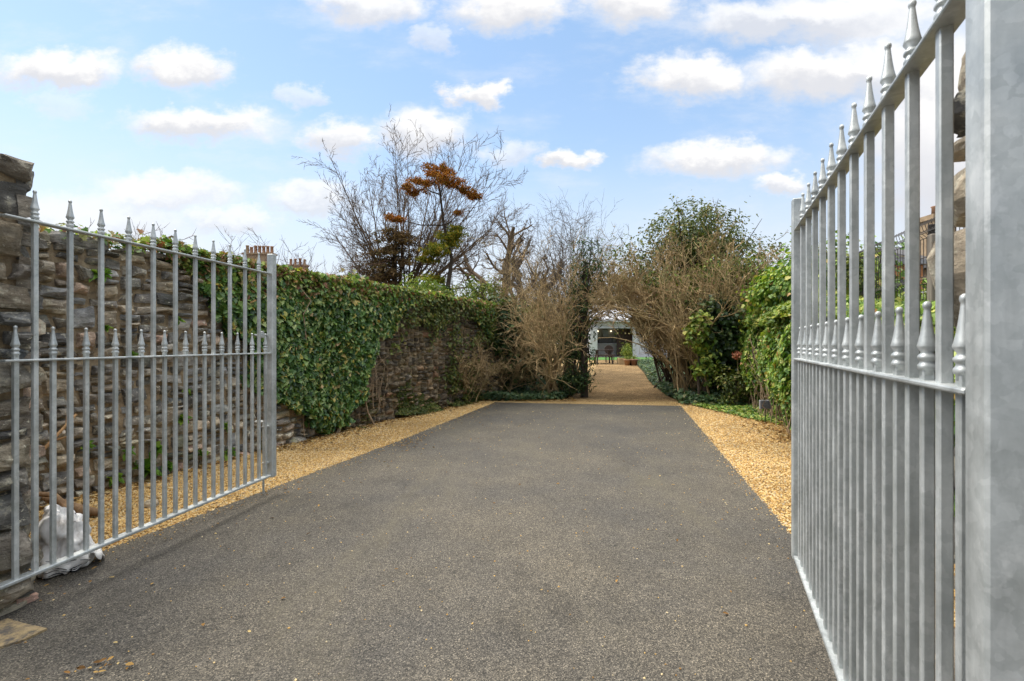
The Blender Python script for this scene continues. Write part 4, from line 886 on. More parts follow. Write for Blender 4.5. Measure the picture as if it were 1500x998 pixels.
# conifers beyond the wall
def conifer_brown():
    loc = (at(572, 430, 16)[0], 16.4, gzf(0, 16)); root = thing('conifer_tree', 'dead brown conifer with drooping foliage beneath the large bare tree', 'tree', loc)
    P = []; N_ = []; r = np.random.default_rng(5); b = MB()
    b.tube([(loc[0], loc[1], loc[2] - .1), (loc[0], loc[1], 2.5), (loc[0] + .1, loc[1], 5.4)], [.16, .12, .03], 8)
    lb = MB()
    for k in range(190):
        h = r.uniform(1.6, 5.3); L = (.45 + (5.8 - h) * .62) * r.uniform(.4, 1.15); a = r.uniform(0, 6.28); d = np.array([math.cos(a), math.sin(a), -.22]); o = np.array([loc[0], loc[1], h])
        lb.tube([tuple(o), tuple(o + d * L * .5 + np.array([0, 0, .05])), tuple(o + d * L)], [.018, .012, .005], 4)
        t = r.uniform(.25, 1.08, 44)[:, None]; P.append(o + d * L * t + r.normal(0, .10, (44, 3)) * np.array([1, 1, .45])); N_.append(np.tile([0, 0, 1.0], (44, 1)))
    P = np.concatenate(P); leaf_obj('foliage', P, np.concatenate(N_), rng.uniform(.09, .2, len(P)), 'lance', G['brown_con'], root, .3, .7)
    b.build('trunk', G['bark_dark'], root, True); lb.build('branches', G['bark_dark'], root, True)
conifer_brown()
def cloud_pine():
    Y = 14.5; bx = at(655, 430, Y)[0]; loc = (bx, Y, gzf(0, Y)); root = thing('pine_tree', 'sparse cedar with flat rust and green foliage pads over the wall', 'tree', loc)
    tb, lb = MB(), MB()
    line = [at(648, 470, Y), at(656, 420, Y), at(662, 380, Y + .2), at(650, 330, Y + .1), at(645, 285, Y), at(640, 262, Y)]
    tb.tube([(loc[0], Y, loc[2] - .1), (loc[0], Y, .9)] + line, [.10, .09, .075, .07, .055, .04, .03, .02], 8)
    pads = [(640, 246, .26, 'r'), (650, 262, .34, 'r'), (665, 268, .32, 'r'), (628, 268, .3, 'r'), (616, 268, .26, 'r'), (609, 282, .28, 'r'), (595, 274, .16, 'r'), (688, 284, .26, 'r'), (676, 278, .2, 'r'), (634, 255, .2, 'r'), (655, 252, .18, 'r'), (697, 288, .13, 'r'), (672, 312, .10, 'r'), (583, 322, .2, 'r'), (572, 318, .12, 'r'),
            (668, 336, .22, 'g'), (662, 350, .34, 'g'), (655, 358, .3, 'g'), (644, 366, .30, 'g'), (634, 372, .26, 'g'), (625, 382, .22, 'g'), (672, 345, .2, 'g'), (652, 345, .26, 'g'), (630, 408, .3, 'g'), (645, 412, .2, 'g'), (638, 360, .2, 'g')]
    made = []; PP = {'r': [], 'g': []}; r = np.random.default_rng(8)
    for px, py, rad, c in pads:
        yy = Y + r.normal(0, .25); q = np.array(at(px, py, yy)); n = int(800 * rad)
        s = np.array(min(list(line) + made, key=lambda w: math.dist(w, q) + .6 * max(0, w[2] - q[2]))); made.append(tuple(q))
        lb.tube([tuple(s), tuple(s * .5 + q * .5 + np.array([0, 0, -.08])), tuple(q)], [.025, .018, .008], 5)
        m = max(4, int(16 * rad / .25)); cc = q + r.normal(0, 1, (m, 3)) * np.array([rad * .62, rad * .6, rad * .15])
        P = cc[r.integers(0, m, n * 2)] + r.normal(0, 1, (n * 2, 3)) * np.array([.055, .055, .035]); PP[c].append(P)
    for c, m in (('r', 'rust'), ('g', 'needle')):
        P = np.concatenate(PP[c]); leaf_obj('foliage', P, np.tile([0.0, -.3, .6], (len(P), 1)), rng.uniform(.07, .15, len(P)), 'lance', G[m], root, -.35, .9)
    tb.build('trunk', G['bark_dark'], root, True); lb.build('branches', G['bark_dark'], root, True)
cloud_pine()
leafy('ivy_bush', 'dark ivy clump on the trunk just under the cedar pads', 'bush', (at(655, 430, 14.3)[0], 14.2, gzf(0, 14.2)), [((0, 0, 2.6), (.16, .2, .45), 40, 18, .07)], 'evergreen', 'ivy', (.05, .10), 70, (.05, 2.4))
# leafy bushes over the far end of the wall
leafy('leafy_bush', 'fresh green bush showing above the wall below the cedar', 'bush', (at(622, 430, 13.4)[0], 13.4, gzf(0, 13.4)), [((0, 0, 2.7), (.75, .5, .5), 120, 22, .10)], 'yellowgreen', 'lance', (.08, .16), 71, (.05, 2.2))
leafy('leafy_bush', 'yellow green bush under the knobbly pollarded tree', 'bush', (at(702, 430, 15)[0], 15, gzf(0, 15)), [((0, 0, 2.65), (1.1, .6, .75), 170, 18, .12)], 'yellowgreen', 'oval', (.05, .11), 72, (.05, 2.2))
leafy('leafy_bush', 'dark evergreen bush filling the corner at the end of the wall', 'bush', (at(730, 560, 12.6)[0], 12.6, gzf(0, 12.6)), [((-.1, -.2, 1.75), (.75, .5, .75), 190, 24, .11), ((.4, 0, .9), (.9, .5, .7), 130, 22, .11)], 'evergreen', 'ivy', (.05, .11), 73, (.06, 1.8))
leafy('leafy_bush', 'mid green bush behind the hazel stems left of the path', 'bush', (at(775, 560, 14.5)[0], 14.5, gzf(0, 14.5)), [((0, 0, 1.5), (1.1, .6, 1.1), 170, 20, .14)], 'olive', 'oval', (.05, .11), 74, (.05, 1.4))
leafy('leafy_bush', 'dark shaded evergreen bush beyond the arching stems', 'bush', fanshrub(1050, 560, 13.2), [((0, 0, 1.3), (1.3, .6, 1.2), 220, 22, .13)], 'evergreen', 'oval', (.05, .11), 75, (.06, 1.6))
leafy('red_bush', 'small bush with faded red flower heads against the ivy hedge', 'bush', (at(1078, 560, 10.3)[0], 10.3, 0), [((0, 0, .45), (.45, .3, .5), 70, 14, .08)], 'olive', 'oval', (.05, .09), 76, (.02, .6))
leafy('leafy_bush', 'yellow green bush on the far side of the hedge below the mesh fence', 'bush', (5.3, 6.0, 0), [((0, 0.3, 1.75), (.4, .9, .32), 90, 20, .09)], 'yellowgreen', 'oval', (.05, .10), 77, (.04, 1.6))
leafy('leafy_bush', 'wispy half bare bush poking above the hedge in front of the mesh fence', 'bush', (4.75, 6.6, 0), [((0, 0, 2.25), (.35, .5, .45), 30, 16, .10)], 'olive', 'oval', (.05, .09), 78, (.03, 2.2))
# far trees closing the garden behind
leafy('distant_tree', 'distant brownish tree line tree behind the slender bare trees', 'tree', (at(800, 430, 44)[0], 44, .42), [((0, 0, 3.2), (6, 3, 2.4), 260, 20, .5)], 'brown_con', 'oval', (.15, .35), 80, (.2, 3))
leafy('distant_tree', 'distant tan hazy tree rising over the roof of the white house', 'tree', (at(925, 430, 47)[0], 47, .42), [((0, 0, 5.2), (5, 3, 2.6), 260, 20, .5)], 'brown_con', 'oval', (.15, .35), 82, (.2, 5))
leafy('distant_tree', 'distant dark evergreen screening the house behind the arching shrub', 'tree', (at(1020, 430, 44)[0], 44, .42), [((2, 0, 3.0), (5, 3, 2.6), 260, 20, .5)], 'olive', 'oval', (.15, .35), 81, (.2, 3))

# ------------------------------------------------------------------ ground cover and litter
def cover(name, poly, n, zmax, sz, m, kind, seed, down=.0):
    r = np.random.default_rng(seed); poly = np.array(poly); a = poly.min(0); b = poly.max(0); P = r.uniform(a, b, (n * 3, 2)); P = P[inpoly(P, [tuple(p) for p in poly])][:n]
    f = fbm(np.concatenate([P, P[:, :1] * 0], 1), 1.8, seed); z = gz(P[:, 0], P[:, 1]) + .02 + r.uniform(0, 1, len(P)) * zmax * np.clip(.6 + .4 * f, .1, 1.2)
    o = leaf_obj(name, np.concatenate([P, z[:, None]], 1), np.tile([0, -.25, 1.0], (len(P), 1)), r.uniform(*sz, len(P)), kind, G[m], None, down, .45); return tag(o, kind='stuff')
cover('ground_cover', [(3.72, 10.5), (4.9, 10.1), (5.2, 9.9), (5.8, 11.5), (6.5, 14), (8.0, 19), (9.5, 27), (6.85, 26.5), (5.4, 19.4), (4.5, 15.6), (3.95, 12.2)], 20000, .30, (.05, .10), 'cover', 'ivy', 3)
cover('border_plants', [(-.75, 11.3), (.2, 11.25), (1.2, 11.5), (1.9, 13), (2.4, 15.6), (.8, 15), (-.4, 12.6)], 9000, .22, (.04, .09), 'cover', 'ivy', 5)
cover('hedge_foot_plants', [(3.9, 10.4), (4.2, 8.6), (4.55, 7.2), (4.8, 7.4), (5.3, 9.9), (4.6, 10.6)], 3200, .12, (.04, .08), 'hedge', 'oval', 6)
def litter():
    P = []
    def area(x0, x1, y0, y1, n): P.append(np.stack([rng.uniform(x0, x1, n), rng.uniform(y0, y1, n)], 1))
    area(-2.2, 3.2, 1.8, 10.5, 160); y = rng.uniform(2.4, 10.8, 170); P.append(np.stack([edge_x(-1, y) + np.abs(rng.normal(0, .3, 170)), y], 1))
    c = np.array(at(600, 654, 6.4)[:2]); P.append(c + rng.normal(0, 1, (90, 2)) * [.16, .28])
    c = np.array(at(140, 985, 1.96)[:2]); P.append(c + rng.normal(0, 1, (16, 2)) * [.05, .03])
    y = rng.uniform(3, 11, 900); P.append(np.stack([wall_x(y) + np.abs(rng.normal(.08, .22, 900)), y], 1))
    y = rng.uniform(6.5, 10.8, 900); P.append(np.stack([hx(y) - .1 - np.abs(rng.normal(0, .3, 900)), y], 1))
    y = rng.uniform(11.2, 13.5, 1500); P.append(np.stack([rng.uniform(-.9, 1.5, 1500), y], 1))
    Q = np.concatenate(P); z = gz(Q[:, 0], Q[:, 1]) + rng.uniform(.014, .03, len(Q))
    s = rng.uniform(.012, .035, len(Q))
    s[-3300:] = rng.uniform(.03, .07, 3300)
    o = leaf_obj('leaf_litter', np.concatenate([Q, z[:, None]], 1), np.tile([0, 0, 1.0], (len(Q), 1)), s, 'oval', G['litter'], None, .0, .25); tag(o, kind='stuff')
litter()
def chips():
    n = 1300; y = 1.6 + rng.uniform(0, 1, n) ** 1.3 * 9; x = rng.uniform(-2.6, 3.2, n); k = (x > edge_x(-1, y) + .05) & (x < edge_x(1, y) - .05); x, y = x[k], y[k]
    P = np.stack([x, y, np.full(len(x), .010)], 1); pebbles('loose_grit', P, rng.uniform(.0022, .006, len(x)), G['pebble'])
chips()

# ------------------------------------------------------------------ small things by the left gate
def sack():
    """slumped woven sack: a drum of cloth with folds and an open crumpled mouth"""
    loc = (-2.655, 2.84, .01); root = thing('rubble_sack', 'crumpled white woven sack slumped against the stone pier behind the gate', 'sack', loc)
    nu, nv = 64, 30; V = []; F = []
    for j in range(nv):
        t = j / (nv - 1)
        for i in range(nu):
            a = 2 * math.pi * i / nu; ca, sa = math.cos(a), math.sin(a)
            k = (abs(ca) ** 3 + abs(sa) ** 3) ** (-1 / 3)
            rr = [.12, .19, .215, .205, .195, .18, .15, .10, .07]; zz = [0, .005, .07, .16, .24, .30, .335, .31, .26]
            r0 = np.interp(t, np.linspace(0, 1, 9), rr); z0 = np.interp(t, np.linspace(0, 1, 9), zz)
            x, y, z = r0 * k * ca * 1.0, r0 * k * sa * .8, z0
            z *= 1.12 - .40 * (x + .1) / .3 * (t > .1)
            nn = Vector((x * 6, y * 6, z * 6 + 2)); f = mnoise.noise(nn) * .045 + mnoise.noise(nn * 2.3) * .03 - .035 * max(0, .35 - abs(mnoise.noise(nn * 1.7 + Vector((3, 1, 7))))) / .35 - .015 * max(0, .3 - abs(mnoise.noise(nn * 3.6))) / .3 + abs(mnoise.noise(Vector((a * 2.2, z * 17, 4)))) * .03 * (1 if z > .03 else 0)
            x += f * ca * 1.2; y += f * sa * 1.2; z += mnoise.noise(Vector((x * 9 + 5, y * 9, t * 6))) * .045 * min(1, t * 3)
            V.append((x, y, max(0.004, z)))
    for j in range(nv - 1):
        for i in range(nu): F.append((j * nu + i, j * nu + (i + 1) % nu, (j + 1) * nu + (i + 1) % nu, (j + 1) * nu + i))
    F.append(tuple(range(nu - 1, -1, -1))); F.append(tuple(range((nv - 1) * nu, nv * nu)))
    mesh_obj('sack_body', V, F, G['sack'], root, True)
    # loose fold spread on the gravel
    nx_, ny_ = 18, 12; W = []
    for j in range(ny_):
        for i in range(nx_):
            u, v = i / (nx_ - 1), j / (ny_ - 1); x = .10 + .20 * u * (1 - .35 * abs(v - .4)); y = -.10 + .26 * v + .03 * u
            z = .20 * (1 - u) ** 1.4 + .03 + .05 * mnoise.noise(Vector((u * 5, v * 6, 2))) * (1 - .5 * u) + .02 * math.sin(v * 9); W.append((x, y, max(.01, z)))
    Fw = [(j * nx_ + i, j * nx_ + i + 1, (j + 1) * nx_ + i + 1, (j + 1) * nx_ + i) for j in range(ny_ - 1) for i in range(nx_ - 1)]
    fl = mesh_obj('sack_flap', W, Fw, G['sack'], root, True); mo = fl.modifiers.new('thick', 'SOLIDIFY'); mo.thickness = .004
    # dark printed strokes following the cloth of the front
    b = MB(); rs = random.Random(5)
    for j in (4, 5, 6, 8):
        i = 41 + rs.randint(0, 2)
        while i < 57:
            w = rs.randint(4, 9); ids = [j * nu + k for k in range(i, min(i + w, 59))]
            if len(ids) >= 3:
                pts = []
                for k in ids:
                    p = Vector(V[k]); r_ = Vector((p.x, p.y, 0)).normalized(); pts.append(tuple(p + r_ * .0005))
                b.tube(pts, [.0015] + [rs.uniform(.002, .0042) for _ in pts[2:]] + [.0015], 5)
            i += w
    b.build('printed_mark', G['black'], root, local=True)
    root.rotation_euler = (0, 0, R(40)); root.scale = (.60, .70, .98)
sack()
def sticks():
    b = MB(); p0 = (-3.15, 3.2, .42); 
    a, c = at(35, 690, 3.35), at(112, 607, 3.62)
    b.tube([a, tuple((np.array(a) + np.array(c)) / 2 + np.array([.01, 0, .012])), c], [.013, .011, .008], 7)
    m_ = (np.array(a) + np.array(c)) / 2; b.tube([tuple(m_), tuple(np.array(at(98, 640, 3.5)))], [.008, .005], 6); b.tube([tuple(m_ + (np.array(c) - m_) * .6), at(98, 608, 3.6)], [.007, .004], 6)
    b.tube([at(30, 700, 3.3), (at(20, 740, 3.2)[0], 3.2, 0.0)], [.014, .015], 7)
    o = b.build('dry_branch', G['stick'], None, True); tag(o, 'tan dry stick leaning up against the rubble wall beside the pier', 'stick')
    b = MB(); b.tube([(-3.66, 3.74, .15), (-3.54, 3.71, .125), (-3.42, 3.73, .08), (-3.31, 3.69, .06), (-3.20, 3.71, .04)], [.022, .036, .030, .042, .024], 9); b.tube([(-3.62, 3.66, .20), (-3.52, 3.67, .19), (-3.42, 3.65, .12), (-3.33, 3.60, .035)], [.018, .022, .026, .014], 7)
    o = b.build('log', G['log'], None, True); tag(o, 'short brown log lying on gravel behind the white sack', 'log')
    # worn slab at the threshold
    V = []; pts = [(-2.75, 2.05), (-2.45, 2.32), (-2.33, 2.28), (-2.18, 2.24), (-2.2, 2.16), (-2.33, 2.02), (-2.45, 1.86), (-2.7, 1.75)]
    V = [(x, y, .0) for x, y in pts] + [(x * .995 - .01, y, .018) for x, y in pts]; n = len(pts)
    F = [tuple(range(n)), tuple(range(2 * n - 1, n - 1, -1))] + [(i, n + i, n + (i + 1) % n, (i + 1) % n) for i in range(n)]
    o = mesh_obj('paving_slab', V, F, G['slab']); tag(o, 'broken worn yellow slab let into asphalt beside the stone pier', 'slab')
    b = MB(); V0 = MB().box((0, 0, .03), (.11, .07, .06), .3, .02)
    V = V0.V[0] + np.array([[mnoise.noise(Vector(q * 20)) * .015 for _ in range(3)] for q in V0.V[0]]) + np.array([-2.98, 3.95, 0]); o = mesh_obj('loose_stone', V, V0.F, G['stone']); tag(o, 'loose grey stone lying on the gravel below the rubble wall', 'stone')
sticks()
def solar():
    x, y, _ = at(1121, 600, 8.75); x -= .35; y -= .55; x = at(1121, 600, y)[0]
    root = thing('solar_light', 'small square solar garden light on a stake by the hedge foot', 'garden light', (x, y, 0))
    MB().tube([(x, y, 0), (x, y, .28)], [.008, .008], 8).build('stake', G['black'], root)
    b = MB().box((x, y, .31), (.20, .035, .155), 0, .006); b.build('lamp_head', G['grey_ext'], root)
    MB().box((x, y - .02, .31), (.175, .008, .13), 0, .002).build('solar_panel', G['panel'], root)
solar()
# flower heads on the small red bush
def flowers():
    c = np.array(at(1080, 521, 10.2)); root = thing('dried_flower', 'cluster of faded red dried flower heads against the hedge', 'flowers', tuple(c)); P = c + rng.normal(0, .035, (150, 3)) * np.array([1.3, 1, 1])
    leaf_obj('flower_head', P, np.tile([0, -1, .5], (len(P), 1)), rng.uniform(.03, .06, len(P)), 'oval', m_leaf('faded_red_petal', [(0, (.25, .06, .04)), (.5, (.42, .13, .08)), (1, (.50, .28, .18))], .7), root, .0, .8)
    MB().tube([(c[0], c[1] + .02, 0.0), (c[0] + .03, c[1], .5), tuple(c)], [.008, .006, .005], 5).build('stem', G['bark_tan'], root)
flowers()

# ------------------------------------------------------------------ the far garden house and what stands before it
def garden_house():
    HY, z0 = 34.0, .42; x0, x1 = 5.70, 14.5; root = thing('garden_house', 'white single storey house with open kitchen doors at the end of the path', 'house', (x0, HY, z0))
    ox0, ox1, oh = 5.98, 8.65, 2.12; w = MB()
    def bx(a, b, y0, y1, za, zb): return (((a + b) / 2, (y0 + y1) / 2, z0 + (za + zb) / 2), (b - a, y1 - y0, zb - za))
    for a in ((x0, ox0, HY, HY + .3, -.3, 2.5), (ox1, x1, HY, HY + .3, -.3, 2.5), (ox0, ox1, HY, HY + .3, oh, 2.5), (x0, x0 + .3, HY + .302, HY + 6, -.3, 2.5), (x1 - .3, x1, HY + .302, HY + 6, -.3, 2.5), (x0 + .302, x1 - .302, HY + 5.7, HY + 5.998, -.3, 2.5)): w.box(*bx(*a))
    w.build('wall', G['white'], root)
    r = MB(); zt = z0 + 2.5; V = [(x0 - .12, HY - .35, zt), (x1 + .3, HY - .35, zt), (x1 + .3, HY + 6.3, zt), (x0 - .3, HY + 6.3, zt), (x0 - .3, HY - .35, zt + .16), (x1 + .3, HY - .35, zt + .16), (x1 + .3, HY + 3, zt + 1.5), (x0 - .3, HY + 3, zt + 1.5), (x1 + .3, HY + 6.3, zt + .16), (x0 - .3, HY + 6.3, zt + .16)]
    r.add(V, [(3, 2, 1, 0), (0, 1, 5, 4), (4, 5, 6, 7), (7, 6, 8, 9), (9, 8, 2, 3), (1, 2, 8, 6, 5), (0, 4, 7, 9, 3)]); r.build('roof', G['pale_roof'], root)
    fr = MB(); fr.box(*bx(ox0 - .02, ox0 + .07, HY - .04, HY - .002, 0, oh)); fr.box(*bx(ox1 - .07, ox1 + .02, HY - .04, HY - .002, 0, oh)); fr.box(*bx(ox0 + .071, ox1 - .071, HY - .04, HY - .002, oh - .08, oh)); fr.build('door_frame', G['white'], root)
    MB().box(*bx(ox0 - .55, ox0 - .04, HY - .75, HY - .70, .03, oh - .05)).build('door_leaf', G['white'], root)
    MB().box(*bx(x0 + .301, x1 - .301, HY + .302, HY + 5.69, -.05, .0)).build('kitchen_floor', G['cabinet'], root)
    MB().box(*bx(ox0 - .3, ox0 + 1.95, HY + 1.6, HY + 2.2, .0, .92)).build('kitchen_counter', G['cabinet'], root)
    MB().box(*bx(ox0 - .3, ox0 + 1.95, HY + 1.56, HY + 2.2, .922, .97)).build('worktop', G['white'], root)
    MB().box(*bx(ox0 - .3, ox0 + 1.95, HY + 2.25, HY + 2.4, 0.0, 2.4)).build('kitchen_back_wall', G['cabinet'], root)
    MB().box(*bx(ox0 + .55, ox0 + 1.55, HY + 1.9, HY + 2.22, 1.0, 1.38)).build('oven_window', G['black'], root)
    MB().box(*bx(ox0 + .05, ox0 + .42, HY + 1.9, HY + 2.22, 1.0, 1.2)).build('kitchen_appliance', G['black'], root)
    MB().box(*bx(ox0 + .85, ox0 + 1.25, HY + 1.85, HY + 2.24, 1.5, 2.0)).build('cooker_hood', G['grey_ext'], root)
    for xx in (.5, 1.5): MB().lathe((ox0 + xx, HY + 2.1, z0 + 1.85), [(.05, 0), (.06, .03), (.05, .09)], 12).build('downlight', G['lamp'], root)
    MB().box(*bx(ox0 + 1.75, ox1 + .2, HY + 1.2, HY + 1.3, 0.0, 2.3)).build('inner_door', G['copper'], root)
    wi = MB(); wi.box(*bx(11.0, 12.4, HY - .03, HY - .003, 1.0, 2.0)); wi.build('window', G['glass'], root)
    MB().box(*bx(x0, x1, HY - 1.0, HY - .05, -.1, -.02)).build('doorstep', G['grey_ext'], root)
garden_house()
strip('turf', [(29.6, 4.6, 9.6), (32.95, 4.6, 9.6)], G['grass'], .02)
def table():
    x, y = at(884, 520, 26)[0], 26.0; z = gzf(x, y); root = thing('picnic_table', 'dark stained wooden picnic table in front of the white house', 'table', (x, y, z)); m = G['dark_wood']
    for i in range(4): MB().box((x, y - .27 + .18 * i, z + .74), (1.0, .16, .04), 0, .004).build('top_board', m, root)
    for s in (-1, 1):
        for t in (-1, 1):
            MB().tube([(x + s * .42, y + t * .42, z), (x + s * .34, y + t * .16, z + .72)], [.045, .04], 4).build('leg', m, root)
        MB().box((x + s * .37, y, z + .40), (.05, 1.1, .09), 0, .004).build('cross_rail', m, root)
    for t in (-1, 1): MB().box((x, y + t * .52, z + .46), (1.0, .24, .04), 0, .004).build('bench_board', m, root)
    x, y = at(893, 505, 27.3)[0], 27.3; z = gzf(x, y); root = thing('garden_chair', 'dark round backed garden chair behind the picnic table', 'chair', (x, y, z))
    MB().box((x, y, z + .44), (.48, .46, .05), 0, .01).build('seat', m, root)
    b = MB(); b.lathe((0, 0, 0), [(.01, -.02), (.26, -.02), (.26, .02), (.01, .02)], 20); V = b.V[0].copy(); V = np.stack([V[:, 0] + x, V[:, 2] + y + .22, V[:, 1] + z + .72], 1); MB().add(V, b.F).build('backrest', m, root)
    for s in (-1, 1):
        for t in (-1, 1): MB().tube([(x + s * .2, y + t * .19, z), (x + s * .2, y + t * .19, z + .43)], [.022, .022], 6).build('leg', m, root)
table()
def pots():
    x, y = at(915, 527, 25.5)[0], 25.5; z = gzf(x, y); root = thing('timber_planter', 'pale square timber planter at the edge of the gravel path', 'planter', (x, y, z))
    b = MB()
    for k in range(3): b.box((x, y, z + .06 + .11 * k), (.72, .5, .1), 0, .006)
    b.build('planter_box', G['tan_wood'], root); MB().box((x, y, z + .335), (.62, .42, .02)).build('soil', G['soil'], root)
    P, N_ = clumps((x + .15, y + .05, z + .65), (.28, .25, .4), 60, 18, .12, .5, 3); leaf_obj('plant', P, N_, rng.uniform(.06, .14, len(P)), 'lance', G['yellowgreen'], root, .1, .7)
    for k, (px, py, Y, r, m, lb) in enumerate([(919, 531, 24.4, .17, 'pot', 'terracotta plant pot standing before the pale timber planter'), (924, 530, 24.5, .13, 'black', 'small black plant pot between the terracotta pot and glazed pot'), (929, 531, 24.3, .18, 'roof_red', 'dull red glazed pot nearest the dark arching stems')]):
        x = at(px, py, Y)[0]; z = gzf(x, Y); t = thing('plant_pot', lb, 'plant pot', (x, Y, z))
        MB().lathe((x, Y, z), [(r * .68, 0), (r * .95, r * 1.5), (r * 1.08, r * 1.5), (r * 1.08, r * 1.85), (r * .95, r * 1.85), (r * .9, r * 1.6)], 18).build('pot_body', G[m], t, True)
        P, N_ = clumps((x, Y, z + r * 2.2), (r * .5, r * .5, r * .5), 16, 14, .06, .5, k); leaf_obj('plant', P, N_, rng.uniform(.04, .1, len(P)), 'lance', G['yellowgreen' if k != 1 else 'evergreen'], t, .1, .7)
pots()
def edging():
    a, b = np.array(at(826, 548, 17)), np.array(at(845, 580, 12.6)); a[2] = gzf(*a[:2]) + .07; b[2] = gzf(*b[:2]) + .07; d = b - a; o = MB().box(tuple((a + b) / 2), (np.linalg.norm(d[:2]), .06, .16), math.atan2(d[1], d[0]), .008).build('edging_board', G['dark_wood']); tag(o, 'dark timber sleeper edging the bed beside the holly trunk', 'sleeper')
    x, y = at(822, 533, 21)[0], 21; z = gzf(x, y); o = MB().box((x, y, z + .1), (2.3, .12, .2), .08, .01).build('edging_board', G['tan_wood']); tag(o, 'pale timber sleeper edging gravel seen behind the hazel stems', 'sleeper')
strip('side_gravel', [(14.5, .9, 2.35), (17, 1.2, 2.95), (21, 1.2, 3.75), (26, 1.0, 4.7), (32, .5, 5.2)], G['gravel'], .004)
edging()

# ------------------------------------------------------------------ chimneys over the wall, right-hand neighbours, mesh fence
def chimney_house(label, px0, px1, ytop, Y, npots, roofpx, pot_h, seed):
    rs = random.Random(seed); x0, x1 = at(px0, 0, Y)[0], at(px1, 0, Y)[0]; zt = at(0, ytop, Y)[2]; xc = (x0 + x1) / 2
    root = thing('stone_house', label, 'house', (xc, Y, 0)); zr = zt - 1.1
    b = MB(); b.box((xc, Y + .3, (zt + zr - 1.2) / 2), (x1 - x0, .8, zt - zr + 1.2)); b.box((xc, Y + .3, zt - .06), (x1 - x0 + .2, 1.0, .16)); ch = b.build('chimney', G['sandstone'], root)
    for k in range(npots):
        x = x0 + (x1 - x0) * (k + .5) / npots; p = MB(); h = pot_h * rs.uniform(.85, 1.1); p.lathe((x, Y + .3, zt + .02), [(.17, 0), (.15, .1), (.135, h * .85), (.165, h * .88), (.165, h)], 12); p.build('chimney_pot', G['pot'] if rs.random() < .75 else G['sandstone'], ch, True)
    xa, xb = at(roofpx[0], 0, Y)[0], at(roofpx[1], 0, Y)[0]; r = MB(); ze = zr - 3.0
    V = [(xa, Y - 3.5, ze), (xb, Y - 3.5, ze), (xb, Y + 4.1, ze), (xa, Y + 4.1, ze), (xa + .8, Y + .3, zr), (xb - .8, Y + .3, zr)]
    r.add(V, [(3, 2, 1, 0), (0, 1, 5, 4), (1, 2, 5), (2, 3, 4, 5), (3, 0, 4)]); r.build('roof', G['roof_red'], root)
    w = MB(); w.box(((xa + xb) / 2, Y + .3, (ze - .02) / 2), (xb - xa - .5, 6.8, ze - .02)); w.build('wall', G['sandstone'], root)
    wi = MB(); wi.box(((xa + xb) / 2, Y - 3.13, ze - 1.2), (1.0, .06, 1.5)); wi.build('window', G['glass'], root)
chimney_house('distant stone house whose broad chimney carries seven pots beside the gate end', 357, 399, 371, 46, 7, (300, 432), .72, 2)
chimney_house('farther stone house whose chimney carries four slim pots just right of the seven', 421, 448, 388, 58, 4, (400, 500), .8, 3)
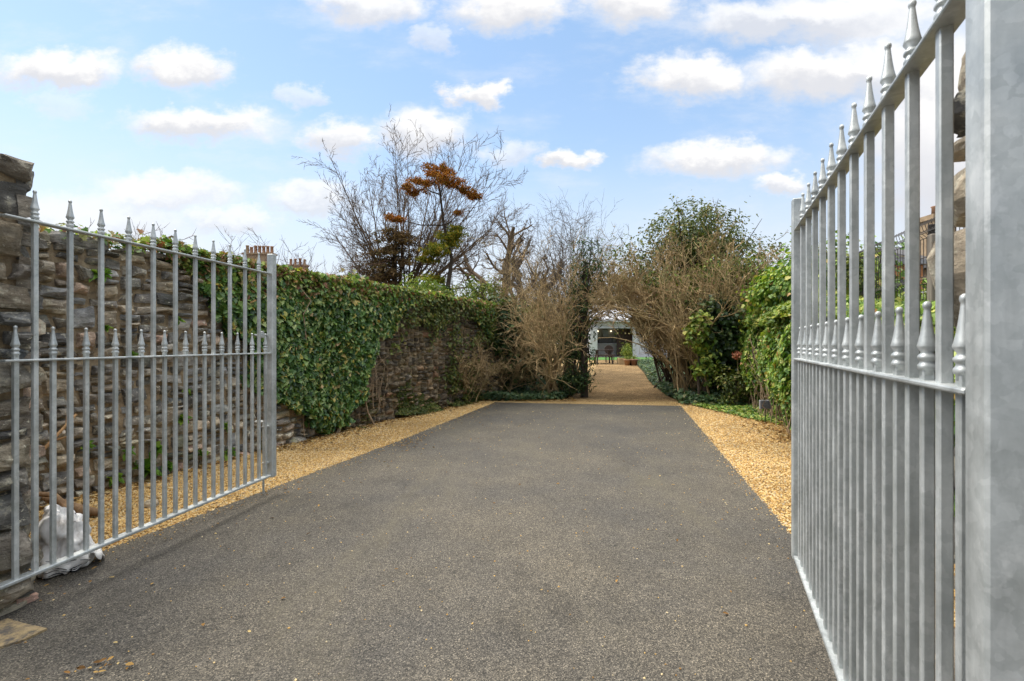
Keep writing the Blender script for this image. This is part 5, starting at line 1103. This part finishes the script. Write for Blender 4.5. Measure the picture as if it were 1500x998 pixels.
def right_houses():
    Y = 15.0; x = at(1414, 0, Y)[0]; root = thing('stone_house', 'neighbouring stone house with a red capped chimney beyond the mesh fence', 'house', (x + 2.5, Y, 0))
    zt = at(0, 305, Y)[2]; ze = at(0, 352, Y)[2]
    c = MB(); c.box((x, Y + 1, (zt + ze) / 2 - .3), (.75, .6, zt - ze + .6)); c.box((x, Y + 1, zt - .08), (.9, .75, .16)); ch = c.build('chimney', G['sandstone'], root)
    MB().lathe((x, Y + 1, zt), [(.15, 0), (.14, .3), (.17, .34)], 12).build('chimney_pot', G['pot'], ch, True)
    r = MB(); xa, xb = x - .9, x + 9; V = [(xa, Y - .3, ze - .1), (xb, Y - .3, ze - .1), (xb, Y + 6, ze - .1), (xa, Y + 6, ze - .1), (xa, Y + 2.8, ze + .9), (xb, Y + 2.8, ze + .9)]
    V = [(p[0], p[1], p[2] - .7 if i < 4 else p[2] - .55) for i, p in enumerate(V)]
    r.add(V, [(3, 2, 1, 0), (0, 1, 5, 4), (1, 2, 5), (2, 3, 4, 5), (3, 0, 4)]); r.build('roof', G['slate'], root)
    MB().box(((xa + xb) / 2, Y + 2.85, (ze - .82) / 2), (xb - xa - .4, 5.8, ze - .82)).build('wall', G['sandstone'], root)
    for k in range(3): MB().box((xa + 1.6 + 2.8 * k, Y - .08, ze - 1.75), (1.0, .06, 1.1)).build('window', G['glass'], root)
    Y = 9.5; xa, xb = at(1283, 0, Y)[0], at(1352, 0, Y)[0]; root = thing('brick_shed', 'low orange brick shed with a pale flat roof behind the mesh fence', 'shed', ((xa + xb) / 2, Y, 0))
    zt = at(0, 388, Y)[2]; MB().box(((xa + xb) / 2, Y + 1, zt / 2), (xb - xa, 2, zt)).build('wall', G['brick'], root); MB().box(((xa + xb) / 2, Y + 1, zt + .05), (xb - xa + .2, 2.2, .09)).build('roof', G['grey_ext'], root)
    MB().box(((xa + xb) / 2, Y - .03, zt - .55), (.5, .05, .5)).build('window', G['glass'], root)
    # white boundary rail
    o = MB().box((7.2, 7.6, 1.15), (.12, 6.5, 2.3), -.29, .01).build('white_wall', G['white']); tag(o, 'low white rendered wall behind the mesh fence', 'wall')
right_houses()
def mesh_fence():
    root = thing('mesh_fence', 'dark welded mesh security fence with cranked top above the hedge', 'fence', (4.3, 5.0, 0)); b = MB()
    def fx(y): return 2.84 + .3 * y
    ys_ = np.arange(2.6, 7.4, .06)
    for y in ys_:
        x = fx(y); b.tube([(x, y, 1.35), (x, y, 1.98), (x - .045, y, 2.02), (x, y, 2.06), (x, y, 2.46), (x - .05, y, 2.5), (x, y, 2.54), (x - .02, y, 2.60), (x + .05, y, 2.66)], [.0042] * 9, 4)
    for z, dx in ((1.4, 0), (1.7, 0), (1.98, 0), (2.02, -.045), (2.06, 0), (2.26, 0), (2.46, 0), (2.5, -.05), (2.54, 0)):
        b.tube([(fx(2.6) + dx, 2.6, z), (fx(7.34) + dx, 7.34, z)], [.0042, .0042], 4)
    b.build('wire_mesh', G['wire'], root)
    for y in (2.7, 5.0, 7.3): MB().box((fx(y) + .05, y, 1.3), (.05, .05, 2.6), -.29, .004).build('fence_post', G['wire'], root)
    y = 4.75; o = MB().box((fx(y) - .07, y, 1.22), (.085, .085, 2.44), -.29, .008).build('timber_post', G['wood']); tag(o, 'weathered grey timber post standing against the mesh fence', 'post')
mesh_fence()
